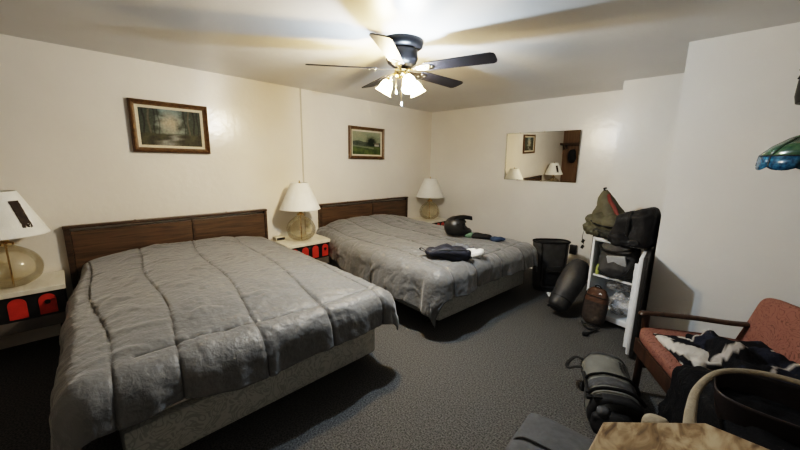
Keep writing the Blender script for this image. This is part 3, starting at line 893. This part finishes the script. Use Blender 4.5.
# crumple it as a small sheet
me = drape(-.07, .07, -.045, .045, .03, (.02, .02, .02, .02), n=.008, r=.02, hem=.3, fold=.02, wr=.012, wf=14, dome=.01, seed=4, zmin=.004, col=(.8, .8, .78))
bpy.data.objects.remove(o)
o = link('paper_scrap', me, attr_mat('crumpled_paper', .8), None, True, angle=30); o.location = (2.66, 3.93, 0); o.rotation_euler = (0, 0, .6)
tag(o, 'crumpled white paper scrap on the carpet before the roll-top bag', 'paper')
ad = thing('power_adapter', 'black power adapter plugged in low on the far wall', 'adapter', (2.56, YF, .41))
MB().box((0, -.032, 0), (.085, .05, .125), bev=.006).build('body', M['blacksat'], ad)
MB().box((0, -.004, .0), (.075, .008, .12), bev=.002).build('outlet_plate', M['cream'], ad)

# ------------------------------------------------------------------ mini fridge with its door open
FW, FD, FH = .46, .40, .845
fr = thing('mini_fridge', 'dark mini fridge standing open with white interior', 'fridge', (3.05, 3.635, 0), -radians(11))
th = .045
mb = MB()
mb.box((.006, FD / 2, FH / 2 + .01), (.012, FD, FH - .02)).box((FW - .006, FD / 2, FH / 2 + .01), (.012, FD, FH - .02))
mb.box((FW / 2, FD / 2, FH - .006), (FW, FD, .012)).box((FW / 2, FD - .006, FH / 2 + .01), (FW, .012, FH - .02)).box((FW / 2, FD / 2, .03), (FW, FD, .02))
mb.build('cabinet', M['fridgedark'], fr, False, bevel=.002)
mb = MB(); y0 = .002
mb.box((.012 + .010, .18, FH / 2 + .015), (.020, .36, FH - .06)).box((FW - .022, .18, FH / 2 + .015), (.020, .36, FH - .06))
mb.box((FW / 2, .18, FH - .03), (FW - .024, .36, .036)).box((FW / 2, .18, .064), (FW - .024, .36, .048)).box((FW / 2, .37, FH / 2), (FW - .03, .025, FH - .06))
mb.build('liner', M['fridgeliner'], fr, False, bevel=.003)
fl = MB()
fl.box((.021, -.004, FH / 2 + .015), (.022, .012, FH - .05)).box((FW - .021, -.004, FH / 2 + .015), (.022, .012, FH - .05)).box((FW / 2, -.004, FH - .024), (FW - .02, .012, .024)).box((FW / 2, -.004, .06), (FW - .01, .012, .05))
fl.build('front_frame', M['white'], fr, False, bevel=.003)
sh = MB().box((FW / 2, .18, .455), (FW - .09, .32, .008)).build('shelf', M['clear'], fr, False)
MB().box((FW / 2, .016, .455), (FW - .09, .012, .018)).build('shelf_edge', M['white'], sh, False)
for x in (.05, FW - .05):
    for y in (.05, FD - .05): MB().cyl((x, y, 0), (x, y, .022), .018, seg=12).build('foot', M['blacksat'], fr)
# door hinged at the front right, swung towards the camera
dr = bpy.data.objects.new('door', None); COL.objects.link(dr); dr.parent = fr; dr.location = (FW + .002, -.012, 0); dr.rotation_euler = (0, 0, radians(-75))
DW = .50
MB().box((DW / 2, .040, FH / 2 + .01), (DW, .028, FH - .02), bev=.006).build('door_skin', M['fridgedark'], dr)
MB().box((DW / 2, .014, FH / 2 + .01), (DW - .012, .026, FH - .035), bev=.006).build('door_liner', M['white'], dr)
mb = MB()
for z in (.12, .40, .66): mb.box((DW / 2, -.012, z), (DW - .09, .026, .012)).box((DW / 2, -.024, z + .035), (DW - .09, .006, .05))
for x in (.045, DW - .045): mb.box((x, -.012, FH / 2), (.012, .026, FH - .14))
mb.build('door_rack', M['white'], dr, False, bevel=.002)
mb = MB().box((DW / 2, .002, FH / 2 + .01), (DW - .03, .006, FH - .06)).build('gasket', M['fridgeliner'], dr, False)

def FP(x, y, z):       # point in the fridge frame -> world
    a = -radians(11); return Vector((3.05 + x * cos(a) - y * sin(a), 3.635 + x * sin(a) + y * cos(a), z))
FM = Matrix.Rotation(-radians(11), 3, 'Z')

# bag with a pale panel on the upper shelf
bg = thing('shoulder_bag', 'dark shoulder bag with pale panel inside the fridge, on its shelf', 'bag', FP(.225, .10, .461), -radians(11))
bg.scale = (1.1, 1.1, 1.16)
LB = Lump((0, 0, .145), (.155, .10, .145), .55, .6, amp=.022, freq=7, seed=12, ridge=.008)
LB.build('body', M['charcoal'], bg, 52, 28)
MB().box((.02, -.104, .16), (.15, .02, .085), Matrix.Rotation(radians(14), 3, 'X') @ Matrix.Rotation(radians(-10), 3, 'Y'), bev=.006).build('pale_panel', M['patch'], bg)
MB().tube([(-.14, -.06, .26), (-.10, -.112, .235), (0, -.125, .235), (.08, -.118, .255), (.14, -.07, .27)], .016, .006).build('strap', M['strap'], bg)
MB().tube([(-.13, -.075, .05), (-.06, -.112, .03), (.03, -.12, .02), (.10, -.105, .07), (.14, -.08, .16)], .010, .005).build('trim_strap', M['strap'], bg)
o = MB().lathe([(0, 0), (.016, 0), (.018, .01), (.018, .075), (.010, .09), (.010, .105), (0, .105)], FP(.075, .025, .461), 16).build('spray_bottle', M['lime'])
tag(o, 'small yellow green bottle beside the bag in the fridge', 'bottle')
o = Lump(FP(.29, .13, .195), (.11, .09, .10), .9, .9, amp=.045, freq=9, seed=3, ridge=.02).build('plastic_bag', M['plastic_bag'])
tag(o, 'large crumpled clear plastic bag in the bottom of the fridge', 'plastic bag')
o = Lump(FP(.235, .17, .36), (.12, .09, .055), .9, .9, amp=.03, freq=11, seed=8, ridge=.02).build('plastic_bag', M['plastic_bag'])
tag(o, 'smaller clear plastic bag just below the fridge shelf', 'plastic bag')

# ---- on top of the fridge: olive pack and black bag
op = thing('olive_backpack', 'olive backpack with pointed open top lying on the fridge', 'backpack', FP(.12, .14, FH), -radians(14))
def osh(p, r):
    return Vector((p.x, p.y, max(p.z, -r[2] * .9)))
OB = Lump((.0, -.01, .115), (.215, .18, .115), .75, .6, amp=.045, freq=6, seed=21, shape=osh, ridge=.022); OB.build('body', M['olive'], op, 56, 28)
# pointed roll top: a soft four sided sleeve that rises to a peak at the left
mb = MB(); g = []
for j in range(15):
    f = j / 14; row = []
    for i in range(36):
        u = PI2 * i / 36
        w = .20 * (1 - f) ** .85 + .016; dp = .165 * (1 - f) ** .9 + .014
        cx = -.09 - .04 * f + .10 * (1 - f) ** 1.5; zc = .07 + .37 * f
        p = Vector((cx + w * spow(cos(u), .8), .02 + dp * spow(sin(u), .8), zc))
        p += Vector((cos(u), sin(u), 0)) * ((.045 * fbm(p * 6) - .035 * (1 - min(1, abs(fbm(p * 5 + Vector((3, 1, 2)), 2)) * 5))) * (1 - f))
        row.append(mb.bm.verts.new(p))
    g.append(row)
for A, B in zip(g, g[1:]):
    for i in range(36): mb.bm.faces.new((A[i], A[(i + 1) % 36], B[(i + 1) % 36], B[i]))
mb.bm.faces.new(g[-1])
mb.build('roll_top', M['olive'], op, angle=70)
MB().tube([(-.13, .01, .43), (-.135, .0, .455), (-.115, .0, .46)], .013, .008).build('buckle', M['blacksat'], op)
MB().tube([(-.085, -.005, .40), (-.04, -.055, .345), (.02, -.085, .29), (.07, -.11, .22)], .016, .006, up=(0, -1, .4)).build('top_lining', M['maroon'], op)
Lump((-.13, -.14, .06), (.085, .05, .065), .7, .7, amp=.03, freq=9, seed=22, ridge=.012).build('side_pocket', M['olive'], op)
PF = Lump((.05, -.16, .05), (.14, .055, .05), .8, .7, amp=.03, freq=9, seed=24, ridge=.012); PF.build('front_pocket', M['olivedark'], op)
MB().tube([(-.16, -.12, .14), (-.08, -.185, .12), (.02, -.20, .115), (.13, -.19, .12)], .012, .005).build('compression_strap', M['strap'], op)
MB().tube([(-.20, -.06, .06), (-.235, -.08, .03), (-.245, -.09, -.06), (-.225, -.09, -.12), (-.24, -.095, -.165)], .004, .0025).build('hanging_strap', M['strap'], op)
for z in (-.09, -.15): MB().box((-.232, -.092, z), (.028, .010, .04), Matrix.Rotation(.4, 3, 'Y'), bev=.003).build('strap_buckle', M['blacksat'], op)

bb = thing('black_bag', 'bulky black bag on the right end of the fridge top', 'bag', (3.41, 3.44, FH), -radians(10))
def bsh(p, r):
    k = .5 + .5 * p.z / r[2]
    return Vector((p.x + .03 * k - .05 * max(0, k - .6), p.y, max(p.z, -r[2] * .93) + .05 * (p.x / r[0]) * k))
BB = Lump((.0, .0, .155), (.165, .18, .165), .5, .55, amp=.035, freq=5, seed=31, shape=bsh, ridge=.016); BB.build('body', M['black'], bb, 56, 30)
MB().tube([BB.pt(radians(-90), radians(a), .006) for a in (-40, -15, 10, 35, 60)], .014, .005, up=(0, -1, 0)).build('strap', M['strap'], bb)
Lump((-.01, -.165, .055), (.12, .05, .05), .7, .6, amp=.025, freq=9, seed=33, ridge=.01).build('front_pocket', M['black'], bb)

# ---- brown pack leaning on the front of the fridge
bp_ = thing('small_backpack', 'small brown backpack with white triangle badge leaning on fridge', 'backpack', (3.185, 3.49, .0), -radians(11))
bp_.scale = (.88, .9, .93)
tilt = Matrix.Rotation(radians(-9), 3, 'X')
def psh(p, r):
    k = p.z / r[2]
    return Vector((p.x * (1 - .10 * max(0, k) ** 2), p.y * (1.0 - .25 * k), p.z))
PB = Lump((0, 0, .205), (.115, .062, .195), .55, .65, tilt, .010, 7, 41, psh); 
mbU, mbL = MB(), MB()
PB.into(mbU, 52, 40)
for f in [f for f in mbU.bm.faces if f.calc_center_median().z < .245]: mbU.bm.faces.remove(f)
bmesh.ops.delete(mbU.bm, geom=[v for v in mbU.bm.verts if not v.link_faces], context='VERTS')
PB.into(mbL, 52, 40)
for f in [f for f in mbL.bm.faces if f.calc_center_median().z >= .255]: mbL.bm.faces.remove(f)
bmesh.ops.delete(mbL.bm, geom=[v for v in mbL.bm.verts if not v.link_faces], context='VERTS')
mbL.build('lower_body', M['brownlow'], bp_, angle=80)
mbU.build('top_panel', M['brownpack'], bp_, angle=80)
# badge: a white mountain-like triangle made of two peaks
def badge(P, cu, cv, w, h, parent):
    mb = MB()
    def q(dx, dy): return P.pt(cu + dx, cv + dy, .004)
    a = [q(-w, -h), q(-w * .1, h), q(w * .35, 0), q(w * .1, -h * .35), q(-w * .2, -h)]
    b = [q(-w * .1, h), q(w, -h), q(w * .25, -h), q(w * .35, 0)]
    for poly in (a, b): mb.bm.faces.new([mb.bm.verts.new(p) for p in poly])
    o = mb.build('badge', M['white'], parent, False); o['label'] = 'white twin peak emblem'; return o
badge(PB, radians(-72), radians(36), .20, .075, bp_)
MB().tube([PB.pt(radians(a), radians(18), .003) for a in range(-165, -14, 15)], .006, .004).build('seam_piping', M['strap'], bp_)
MB().tube([PB.pt(radians(-168), radians(a), .005) for a in (40, 20, 0, -20, -40)], .008, .004, up=(-1, 0, 0)).build('side_strap', M['strap'], bp_)
MB().tube([(-.03, .02, .392), (-.02, -.0, .425), (.02, -.0, .425), (.03, .02, .392)], .007, .004).build('haul_loop', M['strap'], bp_)
o = MB().tube([(3.10, 3.44, .012), (3.13, 3.36, .03), (3.19, 3.33, .014), (3.25, 3.36, .02), (3.22, 3.27, .012), (3.20, 3.20, .014)], .009, .007).tube([(3.12, 3.40, .014), (3.18, 3.40, .03), (3.27, 3.40, .02)], .006).box((3.20, 3.19, .016), (.045, .035, .03), Matrix.Rotation(.6, 3, 'Z'), bev=.006).build('tangled_strap', M['strap'])
tag(o, 'black strap with buckle lying on carpet below the brown backpack', 'strap')

# ---- grey dry bag left of the fridge
db = thing('dry_bag', 'dark grey cylindrical dry bag slumped against the fridge side', 'bag', (0, 0, 0))
ax = Vector((.08, .36, .40)).normalized()
c0 = Vector((2.862, 3.41, .100))
m = axes(ax, (0, 0, 1))
def dsh(p, r):
    k = p.x / r[0]
    return Vector((p.x, p.y * (1 - .12 * k), p.z * (1 - .22 * k)))
DB = Lump(c0 + ax * .22, (.27, .125, .13), .42, .95, axes(ax), .010, 6, 51, dsh)
mb = MB()
# orient: lathe-like bag along its axis
rr = [(0, -.03), (.05, -.026), (.082, -.010), (.098, .02), (.103, .06), (.108, .14), (.120, .26), (.120, .40), (.100, .50), (.06, .56), (0, .57)]
mt = ax.to_track_quat('Z', 'Y').to_matrix()
mb.lathe([(p.x, p.z) for p in smooth_pts([(r, 0, z) for r, z in rr], 4)], c0, 44, mt)
for v in mb.bm.verts: v.co += (v.co - c0).normalized() * .012 * fbm(v.co * 8)
for v in mb.bm.verts: v.co.z = max(v.co.z, .004)
mb.build('body', mat('charcoal_coated_fabric', (.030, .030, .031), .6, var=.25, vscale=9, bump=.35, bscale=24), db, angle=80)
for d_ in (.09,):
    rad = .105 if d_ < .1 else .098
    MB().tube([c0 + ax * d_ + mt @ Vector((rad * cos(PI2 * k / 20), rad * sin(PI2 * k / 20), 0)) for k in range(20)], .003, .006, n=2, closed=True, seg=8, up=ax).build('band', M['strap'], db)
MB().tube([c0 + mt @ Vector((.075 * cos(a), .075 * sin(a), -.032)) for a in (2.4, 1.9, 1.4, .9, .4)], .012, .006, up=ax).build('end_handle', M['strap'], db)

# ------------------------------------------------------------------ duffel on the carpet
axd = Vector((.19, -.50, 0)).normalized()
du = thing('duffel_bag', 'grey roll duffel with black straps lying before the settee', 'duffel', (3.59, 2.275, 0))
def dush(p, r):
    return Vector((p.x, p.y, max(p.z, -r[2] * .93) ))
DU = Lump((0, 0, .128), (.315, .185, .135), .55, .85, axes(axd), .010, 6, 61)
# cross-section: keep it round across the axis and flat at the ends
def dpt(f, u, off=0.):
    """f along the bag -1..1 (far end..near end), u angle around"""
    ry, rz = .138, .122
    e = (1 - abs(f) ** 7) ** .5 if abs(f) < 1 else 0
    k = .86 + .14 * e if abs(f) < .999 else .8
    y = ry * k * spow(cos(u), .8); z = rz * k * spow(sin(u), .8)
    p = Vector((.275 * f, y, z))
    n = Vector((0, cos(u) / ry, sin(u) / rz)).normalized()
    p += n * (.012 * fbm((p.x * 7, p.y * 7, p.z * 7 + 2)) + off)
    q = axes(axd) @ p + Vector((0, 0, .123))
    q.z = max(q.z, .003)
    return q
def dsurf(f0, f1, u0=-pi, u1=pi, off=0., nf=20, nu=48):
    mb = MB(); g = []
    closed = abs(u1 - u0 - PI2) < 1e-4
    for j in range(nf + 1): g.append([mb.bm.verts.new(dpt(f0 + (f1 - f0) * j / nf, u0 + (u1 - u0) * i / nu, off)) for i in range(nu + (0 if closed else 1))])
    for A, B in zip(g, g[1:]):
        for i in range(nu):
            k = (i + 1) % nu if closed else i + 1
            mb.bm.faces.new((A[i], A[k], B[k], B[i]))
    return mb, g
mb, g = dsurf(-1, 1); mb.bm.faces.new(g[0][::-1]); mb.bm.faces.new(g[-1]); mb.build('body', M['greybag'], du, angle=60)
mb, _ = dsurf(-1.0, -.82, off=.004, nf=4); mb.build('far_end_band', M['charcoal'], du, angle=60)
mb, _ = dsurf(.22, .48, off=.004, nf=6); mb.build('middle_band', M['charcoal'], du, angle=60)
mb, g = dsurf(.80, 1.0, off=.005, nf=6); mb.bm.faces.new(g[-1]); mb.build('near_end_cover', M['black'], du, angle=60)
MB().tube([dpt(.12, radians(a), .012) for a in range(-10, 200, 14)], .009, .004, up=axd).build('cross_strap', M['strap'], du)
MB().tube([dpt(-.15 + .3 * k, radians(155), .014) for k in (0, .5, 1.0, 1.5, 2, 2.6)], .011, .006).build('shoulder_strap', M['strap'], du)
# carry handle on the far left side
MB().tube([dpt(-.85, radians(160), .006), dpt(-.90, radians(166), .05), dpt(-.80, radians(178), .085), dpt(-.55, radians(178), .085), dpt(-.42, radians(166), .04), dpt(-.42, radians(160), .006)], .013, .007).build('carry_handle', M['strap'], du)
MB().tube([dpt(.72, radians(a), .022) for a in (30, 55, 80, 105, 130, 150)], .011, .006, up=axd).build('end_strap', M['strap'], du)
for f, a in ((.80, 150), (.92, 130)):
    MB().box(dpt(f, radians(a), .012), (.05, .03, .02), Matrix.Rotation(.6, 3, 'Z'), bev=.005).build('buckle', M['blacksat'], du)
nm = axes(axd)
lum = Lump(Vector((0, 0, .11)) + nm @ Vector((.300, -.02, 0)), (.05, .105, .07), .7, .8, nm, .018, 9, 66, ridge=.006); lum.build('rolled_closure', M['black'], du)
Lump(Vector((0, 0, .17)) + nm @ Vector((.29, -.07, 0)), (.04, .032, .028), .8, .9, nm, .004, 9, 67).build('end_roll', M['charcoal'], du)
mb = MB()   # dark printed lettering block on the side: strokes too small to read
random.seed(3)
for r_ in range(2):
    for k in range(7):
        f0 = -.62 + .075 * k; a0 = radians(62 - r_ * 11)
        if r_ == 1 and k > 4: continue
        q = [dpt(f0 + df, a0 + da, .006) for df, da in ((0, 0), (.05, 0), (.05, radians(7)), (0, radians(7)))]
        mb.quad(*q)
mb.build('side_print', M['black'], du, False)

# ------------------------------------------------------------------ flat grey case
cs = thing('soft_case', 'long flat slate grey soft case lying on the carpet', 'case', (3.74, 1.635, 0), radians(4))
CL, CWd, CH = .86, .40, .10
def csh(p, r): return p
mb = MB(); 
CS = Lump((0, 0, CH / 2), (CL / 2, CWd / 2, CH / 2), .24, .16, None, .006, 7, 71); CS.build('body', M['casegrey'], cs, 96, 28)
MB().tube([(-.425, -.17, .06), (-.418, -.10, .085), (-.395, -.065, .102), (-.33, -.045, .106), (-.1, -.04, .107), (.2, -.04, .107), (.42, -.04, .09)], .006, .004).build('zip', M['strap'], cs)
for y, z in ((-.165, .055), (-.20, .03)):
    MB().tube([(-.428, y, z), (-.45, y - .01, z - .01), (-.465, y - .02, z - .03)], .007, .004, n=3).build('zip_pull', M['strap'], cs)

# ------------------------------------------------------------------ settee
ST = thing('settee', 'dark wood settee with salmon patterned cushions below the blank wall', 'settee', (3.68, 2.60, 0), radians(30))
# local: x = depth (front to back), y negative = along the seat towards the camera
SL, SDp = 1.36, .66
for y in (0, -SL):
    MB().tube([(0, y, 0), (.005, y, .30), (.0, y, .565)], .022, .018, n=3, seg=12, up=(0, 1, 0)).build('front_leg', M['darkwood'], ST)
    MB().tube([(SDp + .04, y, 0), (SDp, y, .28), (SDp + .07, y, .62), (SDp + .10, y, .72)], .020, .018, n=4, seg=12, up=(0, 1, 0)).build('rear_leg', M['darkwood'], ST)
    MB().tube([(-.03, y, .560), (.0, y, .577), (.25, y, .580), (.48, y, .572), (.70, y, .585)], .027, .014, n=5, seg=12, up=(0, 0, 1)).build('armrest', M['darkwood'], ST)
    MB().tube([(.0, y, .20), (SDp, y, .20)], .012, n=1, seg=10).build('side_stretcher', M['darkwood'], ST)
MB().box((-.03, -SL / 2, .35), (.03, SL, .10)).build('front_rail', M['darkwood'], ST, False, bevel=.005)
MB().box((SDp + .01, -SL / 2, .29), (.03, SL, .06)).build('rear_rail', M['darkwood'], ST, False, bevel=.005)
MB().box((SDp + .085, -SL / 2, .69), (.03, SL, .06), Matrix.Rotation(.25, 3, 'Y')).build('back_rail', M['darkwood'], ST, False, bevel=.005)
def seatshape(p, r): return Vector((p.x, p.y, p.z + .02 * (1 - (p.x / r[0]) ** 2) * (p.z > 0)))
Lump((.315, -SL / 2 + .008, .435), (.375, SL / 2 + .006, .042), .35, .2, Matrix.Rotation(radians(2), 3, 'Y'), .004, 5, 81, seatshape).build('seat_cushion', M['salmon'], ST, 80, 24)
Lump((.60, -SL / 2 + .012, .55), (.07, SL / 2 + .015, .225), .22, .12, Matrix.Rotation(radians(18), 3, 'Y'), .005, 5, 82).build('back_cushion', M['salmon'], ST, 64, 32)

def SP(x, y, z):
    a = radians(30); return Vector((3.68 + x * cos(a) - y * sin(a), 2.60 + x * sin(a) + y * cos(a), z))

# jackets on the seat
JM = attr_mat('jacket_shell', .85, .35, 40, spec=.15)
def jcol(s, t):
    n1 = fbm((s * 7 + 3, t * 7, 5), 2)
    band = sin((s * .8 + t * .6) * 32 + n1 * 4.)
    if band > -.1: return (.46, .43, .39)
    return (.010, .010, .013)
me = drape(.02, .36, -.44, -.17, .51, (.03, .05, .04, .06), n=.011, r=.03, flare=.3, hem=.25, fold=.02, wr=.030, wf=6, dome=.02, seed=14, zmin=.49, colf=jcol)
o = link('jacket', me, JM, None, True, solid=.006, angle=180); o.location = ST.location; o.rotation_euler = (0, 0, radians(30))
tag(o, 'black and white patterned jacket spread on the salmon seat', 'jacket')
def jcol2(s, t):
    n1 = fbm((s * 6 + 1, t * 6, 9), 2)
    st = abs(sin((s * .5 - t) * 16 + n1))
    if st > .985: return (.36, .33, .30)
    return (.016, .018, .028) if n1 > .0 else (.008, .008, .010)
me = drape(.20, .53, -.66, -.16, .535, (.06, .02, .06, .06), n=.011, r=.04, flare=.3, hem=.25, fold=.03, wr=.040, wf=5, dome=.10, seed=19, zmin=.47, colf=jcol2)
o = link('jacket', me, JM, None, True, solid=.006, angle=180); o.location = ST.location; o.rotation_euler = (0, 0, radians(30))
tag(o, 'dark navy jacket heaped against the back cushion of the settee', 'jacket')
me = drape(-.01, .30, -1.22, -.53, .515, (.44, .04, .05, .05), n=.012, r=.05, flare=.10, hem=.18, fold=.04, foldf=5, wr=.020, wf=6, dome=.03, seed=23, zmin=.01, col=(.007, .007, .008))
o = link('trousers', me, JM, None, True, solid=.008, angle=180); o.location = ST.location; o.rotation_euler = (0, 0, radians(30))
tag(o, 'black riding trousers hanging over the front edge of the settee', 'trousers')

# tote bag on the seat nearest the camera
tb = thing('tote_bag', 'open dark brown tote with tan rim at the table end of the settee', 'tote bag', (4.29, 1.93, .468), radians(3))
mb = MB(); g = []
def tp(u, f):
    w = .29 + .02 * f; dp = .135 + .02 * f
    z = .14 * f + (.012 * max(0, sin(u)) * f) + .012 * f * max(0, cos(u)) 
    return Vector((.04 + (w - .01) * spow(cos(u), .55), dp * spow(sin(u), .5), z))
for j in range(11): g.append([mb.bm.verts.new(tp(PI2 * i / 56, j / 10)) for i in range(56)])
for A, B in zip(g, g[1:]):
    for i in range(56): mb.bm.faces.new((A[i], A[(i + 1) % 56], B[(i + 1) % 56], B[i]))
mb.bm.faces.new(g[0][::-1]); mb.build('body', M['totebrown'], tb, solid=.006, angle=60)
MB().tube([(-.325, -.27, .02), (-.328, -.19, .06), (-.315, -.08, .11), (-.25, .06, .150), (-.12, .14, .168), (.05, .165, .165), (.20, .15, .155), (.31, .06, .14)], .014, .006, n=6, seg=12, up=(0, -1, .7), taper=lambda t: 1.7 - .9 * min(1, t * 2.4)).build('tan_rim', M['tan'], tb)

# ------------------------------------------------------------------ wooden table at the bottom edge
tt = thing('wooden_table', 'mottled wooden table top with clipped corner at the bottom edge', 'table', (4.35, .76, 0))
x0, x1, y0, y1, c = 3.785 - 4.35, 4.93 - 4.35, .24 - .76, 1.302 - .76, .222
poly = [(x0, y0 + c), (x0 + c, y0), (x1 - c, y0), (x1, y0 + c), (x1, y1 - c), (x1 - c, y1), (x0 + c, y1), (x0, y1 - c)]
mb = MB(); mb.prism(poly, .712, .752); mb.build('table_top', M['plank'], tt, False, bevel=.004)
MB().lathe([(0, .06), (.05, .06), (.055, .12), (.035, .20), (.035, .60), (.06, .69), (.10, .712), (0, .712)], seg=28).build('pedestal', M['darkwood'], tt)
for k in range(4):
    a = pi / 4 + k * pi / 2
    MB().tube([(.03 * cos(a), .03 * sin(a), .10), (.18 * cos(a), .18 * sin(a), .09), (.30 * cos(a), .30 * sin(a), .025)], .025, .022, n=5).build('foot', M['darkwood'], tt)
o = Lump((3.875, 1.66, .44), (.05, .035, .04), .8, .8, None, .008, 12, 90).build('tan_bundle', M['tan'])  # small tan lump by the table edge, not a known item

# ------------------------------------------------------------------ stained glass hanging lamp
TL = thing('stained_glass_lamp', 'green and blue stained glass lamp hanging at the right edge', 'lamp', (4.205, 2.30, 0))
zr = 1.53; Rm = .172; NP = 10
prof = [(Rm + .004, zr + .0), (Rm, zr + .045), (Rm - .035, zr + .085), (Rm - .085, zr + .122), (Rm - .135, zr + .145), (.03, zr + .155)]
for k in range(NP):
    a0, a1 = PI2 * k / NP, PI2 * (k + 1) / NP
    for part, i0, i1, mt_ in (('blue_panel', 0, 1, M['blue_glass']), ('green_panel', 1, 3, M['green_glass']), ('upper_green_panel', 3, 5, M['green_glass'])):
        mb = MB(); g = []
        for i in range(i0, i1 + 1):
            r, z = prof[i]; row = []
            for q in range(7):
                a = a0 + (a1 - a0) * q / 6; zz = z
                if i == 0: zz = z - .018 * sin(pi * q / 6)
                row.append(mb.bm.verts.new((r * cos(a), r * sin(a), zz)))
            g.append(row)
        for A, B in zip(g, g[1:]):
            for q in range(6): mb.bm.faces.new((A[q], A[q + 1], B[q + 1], B[q]))
        mb.build(part, mt_, TL, True, solid=.003)
mb = MB()
for k in range(NP):
    a = PI2 * k / NP
    mb.tube([(r * cos(a) * 1.012, r * sin(a) * 1.012, z + .001) for r, z in prof], .003, n=1, seg=6)
for i in (1, 3):
    r, z = prof[i]; mb.tube([(r * 1.01 * cos(PI2 * k / 40), r * 1.01 * sin(PI2 * k / 40), z) for k in range(40)], .003, n=1, closed=True, seg=6)
mb.build('leading', M['lead'], TL)
MB().lathe([(0, zr + .150), (.050, zr + .150), (.040, zr + .165), (.026, zr + .178), (.050, zr + .205), (.058, zr + .222), (.02, zr + .222), (0, zr + .222)], seg=24).build('cap', M['lead'], TL)
MB().lathe([(0, 1.80), (.10, 1.80), (.106, 1.83), (.104, 1.90), (.07, 1.935), (.012, 1.95), (0, 1.95)], seg=24).build('iron_bell', M['iron'], TL)
for k in range(4):
    a = PI2 * k / 4 + radians(222)
    d = Vector((cos(a), sin(a), 0))
    MB().tube([d * .02 + Vector((0, 0, 1.93)), d * .06 + Vector((0, 0, 1.96)), d * .12 + Vector((0, 0, 1.95)), d * .145 + Vector((0, 0, 1.92))], .006, n=5, seg=8, up=(d.y, -d.x, 0)).build('scroll_arm', M['iron'], TL)
mb = MB()
for z0, z1 in ((zr + .215, 1.81), (1.94, H)): mb.tube([(0, 0, z0), (0, 0, (z0 + z1) / 2), (0, 0, z1)], .004, n=2, seg=8, up=(1, 0, 0))
mb.build('hanging_rod', M['iron'], TL)

tag(bpy.data.objects['tan_bundle'], 'small tan bundle on the settee next to the table edge', 'cap')

for nm, gr in (('bed', 'motel beds'), ('comforter', 'grey comforters on the beds'), ('headboard', 'headboards on the left wall'), ('nightstand', 'red arched nightstands'), ('table_lamp', 'glass table lamps on the nightstands'), ('framed_picture', 'framed pictures on the left wall'), ('plastic_bag', 'plastic bags in the fridge')):
    for o in bpy.data.objects:
        if o.name.split('.')[0] == nm and o.parent is None: o['group'] = gr
# ------------------------------------------------------------------ world and view
w = bpy.data.worlds.new('world'); SC.world = w; w.use_nodes = True
w.node_tree.nodes['Background'].inputs['Color'].default_value = (.5, .5, .52, 1)
w.node_tree.nodes['Background'].inputs['Strength'].default_value = .02
SC.view_settings.view_transform = 'Filmic'
for lk in ('Filmic - High Contrast', 'High Contrast'):
    try:
        SC.view_settings.look = lk; break
    except Exception: pass
SC.view_settings.exposure = 2.0
SC.cycles.use_denoising = True
SC.cycles.max_bounces = 10; SC.cycles.diffuse_bounces = 6; SC.cycles.transparent_max_bounces = 24
SC.cycles.sample_clamp_indirect = 6
SC.cycles.caustics_reflective = False; SC.cycles.caustics_refractive = False
